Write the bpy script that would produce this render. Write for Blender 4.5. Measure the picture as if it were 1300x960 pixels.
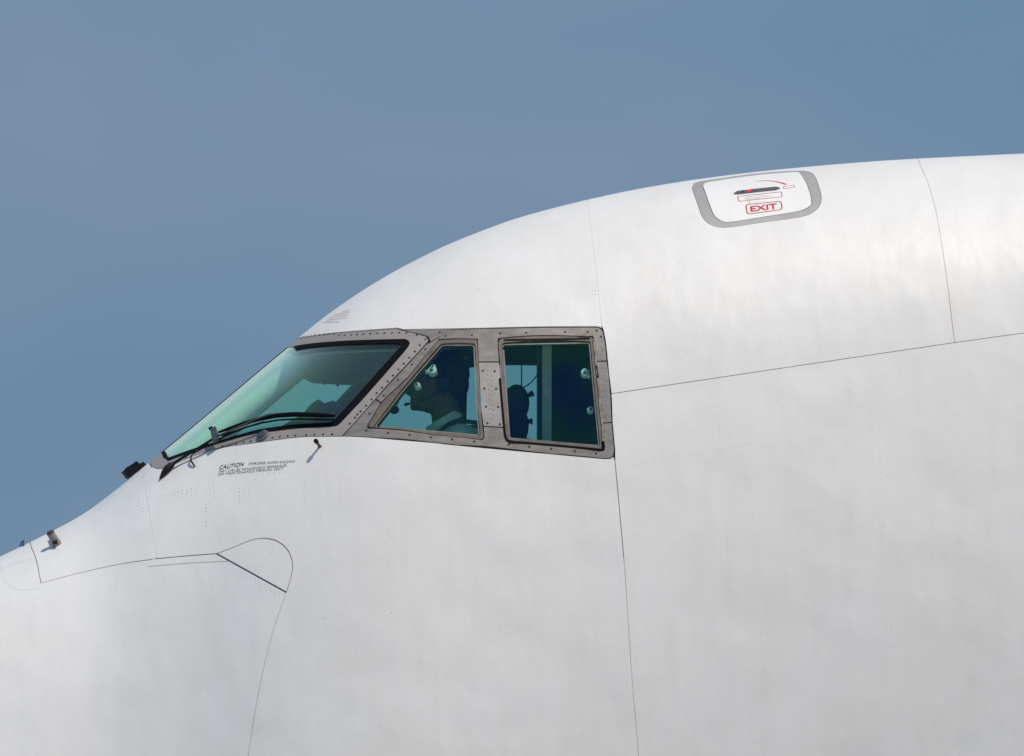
import bpy, bmesh, math, random
import numpy as np
from mathutils import Vector, Matrix
from mathutils.geometry import delaunay_2d_cdt

random.seed(7)
np.random.seed(7)
scene = bpy.context.scene
for _o in list(bpy.data.objects):
    bpy.data.objects.remove(_o)
COL = scene.collection

# ------------------------------------------------------------------ camera
# photograph is 1300 x 960; 325 photo pixels = 1 m on the near flank.
YAW, ELEV, DIST, PPM = math.radians(4.9), math.radians(2.6), 70.0, 325.0
TARGET = np.array([0.0, -1.2, 0.0])
FWD = np.array([math.sin(YAW) * math.cos(ELEV), math.cos(YAW) * math.cos(ELEV), math.sin(ELEV)])
RIGHT = np.cross(FWD, [0, 0, 1.0]); RIGHT /= np.linalg.norm(RIGHT)
UP = np.cross(RIGHT, FWD)
CAM = TARGET - DIST * FWD
cam_data = bpy.data.cameras.new("camera")
cam_data.sensor_fit = 'HORIZONTAL'
cam_data.sensor_width = 36.0
cam_data.lens = 36.0 * DIST / (1300.0 / PPM)
cam_data.clip_start = 1.0
cam_data.clip_end = 5000.0
cam = bpy.data.objects.new("camera", cam_data)
COL.objects.link(cam)
m = Matrix(((RIGHT[0], UP[0], -FWD[0], CAM[0]), (RIGHT[1], UP[1], -FWD[1], CAM[1]),
            (RIGHT[2], UP[2], -FWD[2], CAM[2]), (0, 0, 0, 1)))
cam.matrix_world = m
scene.camera = cam

# ------------------------------------------------------------------ world, sun, exposure
SUN_DIR = Vector((0.30, -0.27, 0.915)).normalized()      # towards the sun
sun_el = math.asin(SUN_DIR.z)
sun_az = math.atan2(SUN_DIR.x, SUN_DIR.y)
world = bpy.data.worlds.new("World")
scene.world = world
world.use_nodes = True
wn, wl = world.node_tree.nodes, world.node_tree.links
wn.clear()
w_out = wn.new("ShaderNodeOutputWorld")
w_bg = wn.new("ShaderNodeBackground")
w_bg.inputs["Strength"].default_value = 0.1
sky = wn.new("ShaderNodeTexSky")
sky.sky_type = 'NISHITA'
sky.sun_disc = False
sky.sun_elevation = sun_el
sky.sun_rotation = sun_az
sky.air_density = 1.0
sky.dust_density = 1.5
sky.ozone_density = 1.5
# a thin, even grey-blue cloud veil over the whole sky
w_co = wn.new("ShaderNodeTexCoord")
w_no = wn.new("ShaderNodeTexNoise")
w_no.inputs["Scale"].default_value = 30.0
w_mp = wn.new("ShaderNodeMapping")
w_mp.inputs["Scale"].default_value = (1.0, 1.0, 2.2)
w_mp.inputs["Location"].default_value = (0.335, 0.0, 0.02)
w_no.inputs["Detail"].default_value = 3.0
w_no.inputs["Roughness"].default_value = 0.45
w_ra = wn.new("ShaderNodeValToRGB")
w_ra.color_ramp.elements[0].position = 0.3
w_ra.color_ramp.elements[0].color = (1.30, 2.39, 3.70, 1)
w_ra.color_ramp.elements[1].position = 0.72
w_ra.color_ramp.elements[1].color = (1.86, 2.68, 4.05, 1)
w_mx = wn.new("ShaderNodeMix")
w_mx.data_type = 'RGBA'
w_mx.inputs["Factor"].default_value = 0.93
wl.new(w_co.outputs["Generated"], w_mp.inputs["Vector"])
wl.new(w_mp.outputs["Vector"], w_no.inputs["Vector"])
wl.new(w_no.outputs["Fac"], w_ra.inputs["Fac"])
wl.new(sky.outputs["Color"], w_mx.inputs["A"])
wl.new(w_ra.outputs["Color"], w_mx.inputs["B"])
wl.new(w_mx.outputs["Result"], w_bg.inputs["Color"])
wl.new(w_bg.outputs["Background"], w_out.inputs["Surface"])

sun_data = bpy.data.lights.new("sun", 'SUN')
sun_data.energy = 3.4
sun_data.angle = math.radians(1.5)
sun_data.color = (1.0, 0.90, 0.795)
sun = bpy.data.objects.new("sun", sun_data)
COL.objects.link(sun)
sun.rotation_euler = (-SUN_DIR).to_track_quat('-Z', 'Y').to_euler()
sun.location = (8, -12, 16)

scene.view_settings.view_transform = 'Standard'
scene.view_settings.look = 'None'
scene.view_settings.exposure = 0.0
scene.view_settings.gamma = 1.0
scene.view_settings.use_curve_mapping = False
scene.cycles.max_bounces = 10
scene.cycles.transparent_max_bounces = 24
scene.cycles.use_denoising = True

# ------------------------------------------------------------------ materials
MATS = {}

def new_mat(name):
    mt = bpy.data.materials.new(name)
    mt.use_nodes = True
    nt = mt.node_tree
    nt.nodes.clear()
    out = nt.nodes.new("ShaderNodeOutputMaterial")
    MATS[name] = mt
    return mt, nt, out

def basic(name, col, rough=0.5, metal=0.0, var=0.06, scale=30.0, bump=0.0, coat=0.0, stretch=(1, 1, 1), col2=None, spec=0.5):
    """Principled surface with noise-driven colour variation, and optional fine relief."""
    mt, nt, out = new_mat(name)
    b = nt.nodes.new("ShaderNodeBsdfPrincipled")
    tc = nt.nodes.new("ShaderNodeTexCoord")
    mp = nt.nodes.new("ShaderNodeMapping")
    mp.inputs["Scale"].default_value = stretch
    nz = nt.nodes.new("ShaderNodeTexNoise")
    nz.inputs["Scale"].default_value = scale
    nz.inputs["Detail"].default_value = 5.0
    nz.inputs["Roughness"].default_value = 0.6
    rp = nt.nodes.new("ShaderNodeValToRGB")
    c = np.array(col)
    lo = c * (1 - var) if col2 is None else np.array(col2)
    hi = np.minimum(c * (1 + var), 1.0) if col2 is None else c
    rp.color_ramp.elements[0].position = 0.3
    rp.color_ramp.elements[1].position = 0.7
    rp.color_ramp.elements[0].color = (*lo, 1)
    rp.color_ramp.elements[1].color = (*hi, 1)
    nt.links.new(tc.outputs["Object"], mp.inputs["Vector"])
    nt.links.new(mp.outputs["Vector"], nz.inputs["Vector"])
    nt.links.new(nz.outputs["Fac"], rp.inputs["Fac"])
    nt.links.new(rp.outputs["Color"], b.inputs["Base Color"])
    b.inputs["Roughness"].default_value = rough
    b.inputs["Metallic"].default_value = metal
    b.inputs["Coat Weight"].default_value = coat
    b.inputs["Specular IOR Level"].default_value = spec
    if bump > 0:
        bp = nt.nodes.new("ShaderNodeBump")
        bp.inputs["Strength"].default_value = 1.0
        bp.inputs["Distance"].default_value = bump
        nt.links.new(nz.outputs["Fac"], bp.inputs["Height"])
        nt.links.new(bp.outputs["Normal"], b.inputs["Normal"])
    nt.links.new(b.outputs["BSDF"], out.inputs["Surface"])
    return mt

def make_paint(name, col, grime, rough=0.42):
    """White aircraft paint: faint quilting of the sheet metal, smudges and streaks."""
    mt, nt, out = new_mat(name)
    N, L = nt.nodes.new, nt.links.new
    b = N("ShaderNodeBsdfPrincipled")
    tc = N("ShaderNodeTexCoord")
    def noise(scale, detail, stretch=(1, 1, 1), rgh=0.55):
        mp = N("ShaderNodeMapping"); mp.inputs["Scale"].default_value = stretch
        nz = N("ShaderNodeTexNoise"); nz.inputs["Scale"].default_value = scale
        nz.inputs["Detail"].default_value = detail; nz.inputs["Roughness"].default_value = rgh
        L(tc.outputs["Object"], mp.inputs["Vector"]); L(mp.outputs["Vector"], nz.inputs["Vector"])
        return nz.outputs["Fac"]
    def ramp(fac, p0, p1, c0, c1):
        r = N("ShaderNodeValToRGB")
        r.color_ramp.elements[0].position = p0; r.color_ramp.elements[1].position = p1
        r.color_ramp.elements[0].color = (*c0, 1); r.color_ramp.elements[1].color = (*c1, 1)
        L(fac, r.inputs["Fac"]); return r.outputs["Color"]
    def mul(a, bb):
        mx = N("ShaderNodeMix"); mx.data_type = 'RGBA'; mx.blend_type = 'MULTIPLY'
        mx.inputs["Factor"].default_value = 1.0
        L(a, mx.inputs["A"]); L(bb, mx.inputs["B"]); return mx.outputs["Result"]
    smudge = noise(2.2, 6.0, (1, 1, 1.3))
    streak = noise(7.0, 5.0, (2.2, 1.0, 0.25))
    fine = noise(55.0, 4.0)
    c = ramp(smudge, 0.32, 0.62, tuple(np.array(col) * (1 - grime) * np.array([1.0, 0.993, 0.972])), col)
    c = mul(c, ramp(streak, 0.30, 0.55, (0.972, 0.969, 0.962), (1, 1, 1)))
    c = mul(c, ramp(fine, 0.32, 0.5, (0.975, 0.975, 0.972), (1, 1, 1)))
    L(c, b.inputs["Base Color"])
    rr = N("ShaderNodeMapRange")
    rr.inputs["To Min"].default_value = rough - 0.07; rr.inputs["To Max"].default_value = rough + 0.12
    L(smudge, rr.inputs["Value"]); L(rr.outputs["Result"], b.inputs["Roughness"])
    b.inputs["Coat Weight"].default_value = 0.06
    b.inputs["Coat Roughness"].default_value = 0.16
    dent = noise(3.1, 1.5, (1, 1, 1.2), 0.4)
    dent2 = noise(9.0, 1.0, (1.6, 1, 0.7), 0.4)
    ma = N("ShaderNodeMath"); ma.operation = 'MULTIPLY_ADD'
    ma.inputs[1].default_value = 0.22
    L(dent2, ma.inputs[0]); L(dent, ma.inputs[2])
    # slight quilting of the sheet between the frames beneath it
    sx = N("ShaderNodeSeparateXYZ"); L(tc.outputs["Object"], sx.inputs["Vector"])
    tl = N("ShaderNodeMath"); tl.operation = 'MULTIPLY_ADD'; tl.inputs[1].default_value = 0.09   # frames lean with the airframe
    L(sx.outputs["Z"], tl.inputs[0]); L(sx.outputs["X"], tl.inputs[2])
    fq = N("ShaderNodeMath"); fq.operation = 'MULTIPLY'; fq.inputs[1].default_value = 2 * math.pi / 0.46
    L(tl.outputs["Value"], fq.inputs[0])
    ph = N("ShaderNodeMath"); ph.operation = 'MULTIPLY_ADD'; ph.inputs[1].default_value = 5.0
    L(dent, ph.inputs[0]); L(fq.outputs["Value"], ph.inputs[2])
    sn = N("ShaderNodeMath"); sn.operation = 'SINE'; L(ph.outputs["Value"], sn.inputs[0])
    am = N("ShaderNodeMath"); am.operation = 'MULTIPLY'; L(sn.outputs["Value"], am.inputs[0]); L(smudge, am.inputs[1])
    qa = N("ShaderNodeMath"); qa.operation = 'MULTIPLY_ADD'; qa.inputs[1].default_value = 0.20
    L(am.outputs["Value"], qa.inputs[0]); L(ma.outputs["Value"], qa.inputs[2])
    bp = N("ShaderNodeBump")
    bp.inputs["Strength"].default_value = 1.0
    bp.inputs["Distance"].default_value = 0.009
    L(qa.outputs["Value"], bp.inputs["Height"])
    L(bp.outputs["Normal"], b.inputs["Normal"]); L(bp.outputs["Normal"], b.inputs["Coat Normal"])
    L(b.outputs["BSDF"], out.inputs["Surface"])
    return mt

def make_glass(name, tint, gloss_tint, base_refl, rough=0.01, painted_sheen=None):
    """Tinted coated pane: coloured transmission with a coloured mirror coating."""
    mt, nt, out = new_mat(name)
    N, L = nt.nodes.new, nt.links.new
    tr = N("ShaderNodeBsdfTransparent"); tr.inputs["Color"].default_value = (*tint, 1)
    gl = N("ShaderNodeBsdfGlossy"); gl.inputs["Color"].default_value = (*gloss_tint, 1)
    gl.inputs["Roughness"].default_value = rough
    lw = N("ShaderNodeLayerWeight"); lw.inputs["Blend"].default_value = 0.5
    pw = N("ShaderNodeMath"); pw.operation = 'POWER'; pw.inputs[1].default_value = 5.0
    ad = N("ShaderNodeMath"); ad.operation = 'MULTIPLY_ADD'; ad.use_clamp = True
    ad.inputs[1].default_value = 0.9; ad.inputs[2].default_value = base_refl
    L(lw.outputs["Facing"], pw.inputs[0])
    tc = N("ShaderNodeTexCoord"); nz = N("ShaderNodeTexNoise")
    nz.inputs["Scale"].default_value = 5.0; nz.inputs["Detail"].default_value = 1.0
    bp = N("ShaderNodeBump"); bp.inputs["Distance"].default_value = 0.0012
    L(tc.outputs["Object"], nz.inputs["Vector"]); L(nz.outputs["Fac"], bp.inputs["Height"])
    L(bp.outputs["Normal"], gl.inputs["Normal"])
    # uneven conductive coating: the mirror colour drifts between blue and green
    n2 = N("ShaderNodeTexNoise"); n2.inputs["Scale"].default_value = 3.2; n2.inputs["Detail"].default_value = 1.0
    r2 = N("ShaderNodeValToRGB")
    r2.color_ramp.elements[0].position = 0.36; r2.color_ramp.elements[1].position = 0.62
    g_ = np.array(gloss_tint)
    r2.color_ramp.elements[0].color = (*(g_ * np.array([0.35, 0.55, 1.0])), 1)
    r2.color_ramp.elements[1].color = (*(g_ * np.array([0.55, 1.0, 0.62])), 1)
    L(tc.outputs["Object"], n2.inputs["Vector"]); L(n2.outputs["Fac"], r2.inputs["Fac"])
    L(r2.outputs["Color"], gl.inputs["Color"])
    mx = N("ShaderNodeMixShader")
    L(pw.outputs["Value"], ad.inputs[0]); L(ad.outputs["Value"], mx.inputs["Fac"])
    L(tr.outputs["BSDF"], mx.inputs[1]); L(gl.outputs["BSDF"], mx.inputs[2])
    last = mx.outputs["Shader"]
    if painted_sheen:
        # painted sheen: a pale diffuse layer, stronger the more obliquely it is seen
        df = N("ShaderNodeBsdfDiffuse"); df.inputs["Color"].default_value = (*painted_sheen[0], 1)
        p2 = N("ShaderNodeMath"); p2.operation = 'POWER'; p2.inputs[1].default_value = painted_sheen[3]
        m2 = N("ShaderNodeMath"); m2.operation = 'MULTIPLY_ADD'; m2.use_clamp = True
        m2.inputs[1].default_value = painted_sheen[2]; m2.inputs[2].default_value = painted_sheen[1]
        L(lw.outputs["Facing"], p2.inputs[0]); L(p2.outputs["Value"], m2.inputs[0])
        mf = N("ShaderNodeMixShader")
        L(m2.outputs["Value"], mf.inputs["Fac"]); L(last, mf.inputs[1]); L(df.outputs["BSDF"], mf.inputs[2])
        last = mf.outputs["Shader"]
    L(last, out.inputs["Surface"])
    return mt

PAINT = make_paint("white_paint", (0.80, 0.798, 0.788), 0.035)
PAINT_NOSE = make_paint("radome_paint", (0.80, 0.803, 0.803), 0.035)
HATCHPAINT = make_paint("hatch_paint", (0.84, 0.84, 0.835), 0.02)
W_METAL = basic("windshield_frame_metal", (0.43, 0.385, 0.36), 0.5, 0.35, scale=9.0, col2=(0.36, 0.325, 0.305), bump=0.0006)
S_METAL = basic("weathered_frame_metal", (0.30, 0.282, 0.265), 0.55, 0.3, scale=16.0, col2=(0.19, 0.177, 0.165), bump=0.0008, stretch=(1, 1, 2.5))
P_METAL = basic("post_plate_metal", (0.39, 0.375, 0.36), 0.5, 0.3, scale=18.0, col2=(0.29, 0.275, 0.26), bump=0.0005)
RETAINER = basic("brown_retainer", (0.20, 0.165, 0.14), 0.6, 0.1, scale=25.0, col2=(0.11, 0.09, 0.08))
HATCH_RIM = basic("bare_grey_rim", (0.47, 0.46, 0.44), 0.45, 0.25, scale=10.0, col2=(0.40, 0.39, 0.375), stretch=(1, 1, 0.4))
RUBBER = basic("black_rubber", (0.005, 0.005, 0.008), 0.7, scale=40.0, var=0.3, spec=0.08)
SEALANT = basic("tan_sealant", (0.42, 0.36, 0.28), 0.8, scale=60.0, col2=(0.10, 0.085, 0.07), bump=0.002)
BOLT = basic("dark_bolt", (0.035, 0.034, 0.036), 0.5, 0.4, var=0.3)
RIVET = basic("flush_rivet", (0.65, 0.65, 0.655), 0.5, var=0.1, scale=12.0)
RIVET_DARK = basic("dirty_rivet", (0.42, 0.42, 0.44), 0.5, var=0.25, scale=12.0)
SEAM_DARK = basic("dark_joint", (0.14, 0.14, 0.15), 0.8, scale=8.0, col2=(0.28, 0.27, 0.26))
SEAM_INK = basic("ink_joint", (0.025, 0.027, 0.045), 0.8, scale=14.0, var=0.2)
SEAM_SOFT = basic("soft_joint", (0.74, 0.74, 0.74), 0.4, scale=8.0, col2=(0.62, 0.62, 0.62))
SEAM_TAN = basic("tan_joint", (0.40, 0.37, 0.34), 0.7, scale=5.0, col2=(0.60, 0.59, 0.57))
SEAM_FAINT = basic("faint_joint", (0.79, 0.79, 0.79), 0.35, scale=4.0, col2=(0.71, 0.71, 0.71))
RED = basic("red_marking", (0.58, 0.025, 0.045), 0.5, var=0.1)
RED_FADED = basic("faded_red_marking", (0.68, 0.48, 0.49), 0.5, scale=60.0, col2=(0.76, 0.66, 0.67))
INK = basic("ink_marking", (0.07, 0.08, 0.11), 0.6, var=0.2)
HANDLE_GREY = basic("handle_grey", (0.12, 0.12, 0.13), 0.45, 0.3, var=0.15)
BLACK_METAL = basic("black_metal", (0.006, 0.006, 0.009), 0.5, 0.0, var=0.3, spec=0.25)
BROWN_BLACK = basic("pod_black", (0.016, 0.013, 0.013), 0.6, 0.0, var=0.3, spec=0.2)
NAVY = basic("navy_glass_face", (0.01, 0.025, 0.11), 0.2, var=0.2)
ARM_GREY = basic("arm_grey", (0.075, 0.085, 0.095), 0.5, 0.2, var=0.15)
CLIP_GREY = basic("clip_grey", (0.065, 0.08, 0.095), 0.5, 0.2, var=0.2)
NOZZLE = basic("nozzle_metal", (0.13, 0.145, 0.17), 0.45, 0.3, var=0.15)
PROBE = basic("probe_metal", (0.09, 0.08, 0.07), 0.5, 0.5, var=0.3)
LINER = basic("cockpit_lining", (0.055, 0.06, 0.06), 0.8, var=0.15, scale=12.0)
POSTPAINT = basic("post_paint", (0.82, 0.83, 0.81), 0.6, var=0.05)
GREYPOST = basic("interior_grey_trim", (0.72, 0.74, 0.70), 0.7, var=0.1)
PANEL_DARK = basic("instrument_black", (0.02, 0.022, 0.022), 0.7, var=0.3)
BLUEISH = basic("glareshield_blue", (0.03, 0.045, 0.075), 0.8, var=0.3)
SEATCLOTH = basic("seat_fabric", (0.045, 0.05, 0.05), 0.9, var=0.25, scale=80.0)
KNOBWHITE = basic("latch_white", (0.78, 0.80, 0.76), 0.5, var=0.05)
SKIN = basic("skin", (0.17, 0.095, 0.062), 0.55, var=0.1, scale=30.0)
HAIR = basic("hair", (0.012, 0.010, 0.009), 0.6, var=0.4, scale=90.0, bump=0.003)
SHIRT = basic("white_shirt", (0.90, 0.90, 0.90), 0.8, var=0.04, scale=18.0, bump=0.003)
STRAP = basic("dark_strap", (0.02, 0.02, 0.022), 0.7, var=0.2)
G_WIND = make_glass("windshield_glass", (0.83, 1.0, 0.935), (0.50, 1.0, 0.86), 0.06, painted_sheen=((0.80, 0.98, 0.92), 0.02, 1.0, 6.0))
G_SIDE = make_glass("side_glass", (0.82, 0.965, 0.925), (0.60, 0.95, 1.0), 0.046)

# ------------------------------------------------------------------ projection and fuselage surface
def project(p):
    d = p - CAM
    f = d @ FWD
    return np.stack([650 + PPM * DIST * (d @ RIGHT) / f, 480 - PPM * DIST * (d @ UP) / f], -1)

def at(u, v, y):
    """World point seen at photo position (u, v) in the vertical plane at depth y."""
    ray = FWD * DIST + RIGHT * ((u - 650) / PPM) + UP * ((480 - v) / PPM)
    t = (y - CAM[1]) / ray[1]
    return Vector(CAM + ray * t)

SIL = [(-545, 1095), (-535, 1050), (-500, 985), (-420, 905), (-320, 845), (-200, 790), (-100, 748),
       (0, 707), (26, 694.5), (54, 680.5), (72, 671.5), (98.5, 657.5), (114, 648), (130, 636), (146, 623), (160, 611),
       (187.5, 588), (205, 574), (246, 540), (294, 500), (340, 461), (362.5, 442.5), (377.5, 430), (396, 414.5), (414, 400.5),
       (452, 374), (488, 351.5), (560, 314), (651, 278.5), (735.5, 256), (800, 242), (870, 230), (961, 218.3),
       (1060, 209), (1130, 203.8), (1300, 195.4), (1500, 189), (2000, 182), (2800, 180), (3700, 180)]
_s = np.array([tuple(at(u, v, 0.0)) for u, v in SIL])

def nat_spline(xs, ys, q):
    n = len(xs); h = np.diff(xs); A = np.eye(n); r = np.zeros(n)
    for i in range(1, n - 1):
        A[i, i - 1], A[i, i], A[i, i + 1] = h[i - 1], 2 * (h[i - 1] + h[i]), h[i]
        r[i] = 6 * ((ys[i + 1] - ys[i]) / h[i] - (ys[i] - ys[i - 1]) / h[i - 1])
    M = np.linalg.solve(A, r)
    k = np.clip(np.searchsorted(xs, q) - 1, 0, n - 2)
    t = q - xs[k]; hk = h[k]
    return (ys[k] + t * ((ys[k + 1] - ys[k]) / hk - hk * (2 * M[k] + M[k + 1]) / 6)
            + t * t * M[k] / 2 + t ** 3 * (M[k + 1] - M[k]) / (6 * hk))

XMIN, XMAX = _s[0, 0] + 0.004, 9.0
_gx = np.arange(_s[0, 0], _s[-1, 0], 0.005)
_gz = np.interp(_gx, _s[:, 0], _s[:, 2])
_kk = np.exp(-0.5 * (np.arange(-24, 25) / 9.0) ** 2); _kk /= _kk.sum()
_sp = nat_spline(_s[:, 0], _s[:, 2], _gx)
_gz2 = 0.5 * _sp + 0.5 * _gz
_pad = np.concatenate([2 * _gz2[0] - _gz2[24:0:-1], _gz2, 2 * _gz2[-1] - _gz2[-2:-26:-1]])
_gzs = np.convolve(_pad, _kk, 'valid')
def ztop(x): return np.interp(x, _gx, _gzs)

_ru = np.array([-545, -530, -480, -400, -300, -200, 0, 110, 200, 320, 450, 700, 1000, 1300, 2200, 3700])
_rr = np.array([0.03, 0.20, 0.42, 0.60, 0.76, 0.85, 0.93, 0.90, 0.93, 1.04, 1.06, 0.98, 0.93, 0.90, 0.90, 0.90])
_rx = np.array([at(u, 480, 0.0).x for u in _ru])
_grs = np.interp(_gx, _rx, _rr)
_k2 = np.exp(-0.5 * (np.arange(-80, 81) / 32.0) ** 2); _k2 /= _k2.sum()
_pad = np.concatenate([2 * _grs[0] - _grs[80:0:-1], _grs, 2 * _grs[-1] - _grs[-2:-82:-1]])
_grs2 = np.maximum(np.convolve(_pad, _k2, 'valid'), 0.03)
def rad(x): return np.interp(x, _gx, _grs2)

SF = 3.6                       # where the flank ends and the belly begins
_sg = np.linspace(0, SF, 3601)
_pf = 1.25
_ph = -np.log(np.exp(-8 * _sg) + np.exp(-8 * _pf)) / 8
_t = np.clip((_sg - 1.0) / (SF - 1.0), 0, 1)
_ph = np.maximum(_ph, 0) + (math.pi / 2 - _pf) * (_t * _t * (3 - 2 * _t))
_Y = np.concatenate([[0], np.cumsum(0.5 * (np.cos(_ph[1:]) + np.cos(_ph[:-1])) * (_sg[1] - _sg[0]))])
_Z = -np.concatenate([[0], np.cumsum(0.5 * (np.sin(_ph[1:]) + np.sin(_ph[:-1])) * (_sg[1] - _sg[0]))])
MS = 1.08                      # metres per unit of section parameter (flattening scale)

def S0(x, sg):
    x = np.asarray(x, float); sg = np.asarray(sg, float)
    a = np.abs(sg); r = rad(x)
    a1 = np.minimum(a, SF)
    y = np.interp(a1, _sg, _Y); z = np.interp(a1, _sg, _Z)
    be = np.clip(a - SF, 0, math.pi / 2)
    y = np.where(a > SF, _Y[-1] * np.cos(be), y)
    z = np.where(a > SF, _Z[-1] - 1.25 * np.sin(be), z)
    return np.stack([x, -np.sign(sg) * r * y, ztop(x) + r * z], -1)

def normal(x, sg):
    e = 0.004
    xs = np.clip(x, XMIN + e, XMAX - e)
    dx = S0(xs + e, sg) - S0(xs - e, sg)
    # one-sided at crown handled by symmetric sign function: S0 is smooth across sg = 0
    ds = S0(xs, sg + e) - S0(xs, sg - e)
    n = np.cross(ds, dx)
    return n / np.maximum(np.linalg.norm(n, axis=-1, keepdims=True), 1e-12)

def S(x, sg, off=0.0):
    return S0(x, sg) + normal(x, sg) * np.asarray(off)[..., None] if np.ndim(off) else S0(x, sg) + normal(x, sg) * off

def px2s(pts):
    """Photo positions on the near flank -> (x, section parameter)."""
    pts = np.asarray(pts, float).reshape(-1, 2)
    u, v = pts[:, 0], pts[:, 1]
    lo = np.zeros(len(u)); hi = np.full(len(u), SF)
    x = (u - 650) / PPM
    def solve(sg, x):
        for _ in range(6):
            x = np.clip(x + (u - project(S0(x, sg))[:, 0]) / PPM, XMIN, XMAX)
        return x
    for _ in range(34):
        mid = 0.5 * (lo + hi)
        x = solve(mid, x)
        pv = project(S0(x, mid))[:, 1]
        up = pv < v
        lo = np.where(up, mid, lo); hi = np.where(up, hi, mid)
    sg = 0.5 * (lo + hi)
    return np.stack([solve(sg, x), sg], -1)

def surf(u, v, off=0.0):
    q = px2s([(u, v)])
    return Vector(S(q[:, 0], q[:, 1], off)[0])

def surf_n(u, v):
    q = px2s([(u, v)])
    return Vector(normal(q[:, 0], q[:, 1])[0])

def catmull(pts, step=6.0):
    p = np.asarray(pts, float)
    if len(p) < 3:
        n = max(2, int(np.linalg.norm(p[1] - p[0]) / step) + 1)
        return p[0] + (p[1] - p[0]) * np.linspace(0, 1, n)[:, None]
    e = np.vstack([2 * p[0] - p[1], p, 2 * p[-1] - p[-2]])
    out = []
    for i in range(1, len(e) - 2):
        n = max(1, int(np.linalg.norm(e[i + 1] - e[i]) / step))
        t = (np.arange(n) / n)[:, None]
        a, b, c, d = e[i - 1], e[i], e[i + 1], e[i + 2]
        out.append(0.5 * (2 * b + (c - a) * t + (2 * a - 5 * b + 4 * c - d) * t ** 2 + (3 * b - a - 3 * c + d) * t ** 3))
    out.append(p[-1:])
    return np.vstack(out)

def dense(pts, step, closed=True):
    p = np.asarray(pts, float)
    q = np.vstack([p, p[:1]]) if closed else p
    out = []
    for a, b in zip(q[:-1], q[1:]):
        n = max(1, int(math.ceil(np.linalg.norm(b - a) / step)))
        out.append(a + (b - a) * (np.arange(n) / n)[:, None])
    if not closed: out.append(q[-1:])
    return np.vstack(out)

def rounded(pts, radii, seg=5):
    """Closed polygon with rounded corners."""
    p = np.asarray(pts, float); n = len(p); out = []
    for i in range(n):
        a, b, c = p[i - 1], p[i], p[(i + 1) % n]
        r = radii[i] if hasattr(radii, '__len__') else radii
        if r <= 0: out.append(b); continue
        d1, d2 = a - b, c - b
        l1, l2 = np.linalg.norm(d1), np.linalg.norm(d2)
        k = min(r, 0.45 * l1, 0.45 * l2)
        s, e = b + d1 / l1 * k, b + d2 / l2 * k
        for t in np.linspace(0, 1, seg):
            out.append((1 - t) ** 2 * s + 2 * t * (1 - t) * b + t * t * e)
    return np.array(out)

def inset(loop, d):
    """Move a closed loop (flattened metres) inwards by d."""
    p = np.asarray(loop, float)
    area = 0.5 * np.sum(p[:, 0] * np.roll(p[:, 1], -1) - np.roll(p[:, 0], -1) * p[:, 1])
    sgn = 1.0 if area > 0 else -1.0
    e1 = p - np.roll(p, 1, 0); e2 = np.roll(p, -1, 0) - p
    e1 /= np.maximum(np.linalg.norm(e1, axis=1, keepdims=True), 1e-9)
    e2 /= np.maximum(np.linalg.norm(e2, axis=1, keepdims=True), 1e-9)
    n1 = np.stack([-e1[:, 1], e1[:, 0]], -1) * sgn; n2 = np.stack([-e2[:, 1], e2[:, 0]], -1) * sgn
    b = n1 + n2; bl = np.linalg.norm(b, axis=1, keepdims=True)
    b = b / np.maximum(bl, 1e-6)
    k = 1.0 / np.maximum(np.sum(b * n1, 1, keepdims=True), 0.4)
    return p + b * k * d

def inside(poly, pts):
    x, y = pts[:, 0], pts[:, 1]
    c = np.zeros(len(pts), bool)
    px, py = poly[:, 0], poly[:, 1]
    qx, qy = np.roll(px, -1), np.roll(py, -1)
    for a, b, cc, d in zip(px, py, qx, qy):
        if b == d: continue
        k = (b > y) != (d > y)
        c ^= k & (x < (cc - a) * (y - b) / (d - b) + a)
    return c

def loop_dist(poly, pts):
    best = np.full(len(pts), 1e9)
    a = poly; b = np.roll(poly, -1, 0)
    for p, q in zip(a, b):
        d = q - p; L = d @ d
        t = np.clip(((pts - p) @ d) / max(L, 1e-12), 0, 1)
        best = np.minimum(best, np.linalg.norm(pts - p - t[:, None] * d, axis=1))
    return best

# ------------------------------------------------------------------ object helpers
BASE = {}

def link(o, parent):
    COL.objects.link(o)
    if parent is not None:
        o.parent = parent
        o.location = -Vector(BASE.get(parent.name, (0, 0, 0)))
    return o

def thing(name, label, cat, loc, group=None):
    o = bpy.data.objects.new(name, None)
    o.empty_display_size = 0.2
    COL.objects.link(o)
    o.location = loc
    BASE[o.name] = tuple(loc)
    o["label"] = label; o["category"] = cat
    if group: o["group"] = group
    return o

def mesh_obj(name, verts, faces, mat, parent, normals=None, smooth=True):
    me = bpy.data.meshes.new(name)
    me.from_pydata([tuple(v) for v in verts], [], faces)
    me.update()
    if smooth:
        me.shade_smooth()
    if normals is not None:
        me.normals_split_custom_set_from_vertices([tuple(n) for n in normals])
    me.materials.append(mat)
    return link(bpy.data.objects.new(name, me), parent)

def bm_obj(name, bm, mat, parent, smooth=True, bevel=0.0, sharp=40):
    if bevel > 0:
        bmesh.ops.bevel(bm, geom=[e for e in bm.edges if e.is_manifold and e.calc_face_angle(0) > 0.5],
                        offset=bevel, segments=2, affect='EDGES')
    bmesh.ops.recalc_face_normals(bm, faces=bm.faces)
    me = bpy.data.meshes.new(name)
    bm.to_mesh(me); bm.free()
    if smooth:
        me.shade_smooth()
        me.set_sharp_from_angle(angle=math.radians(sharp))
    me.materials.append(mat)
    return link(bpy.data.objects.new(name, me), parent)

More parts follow.
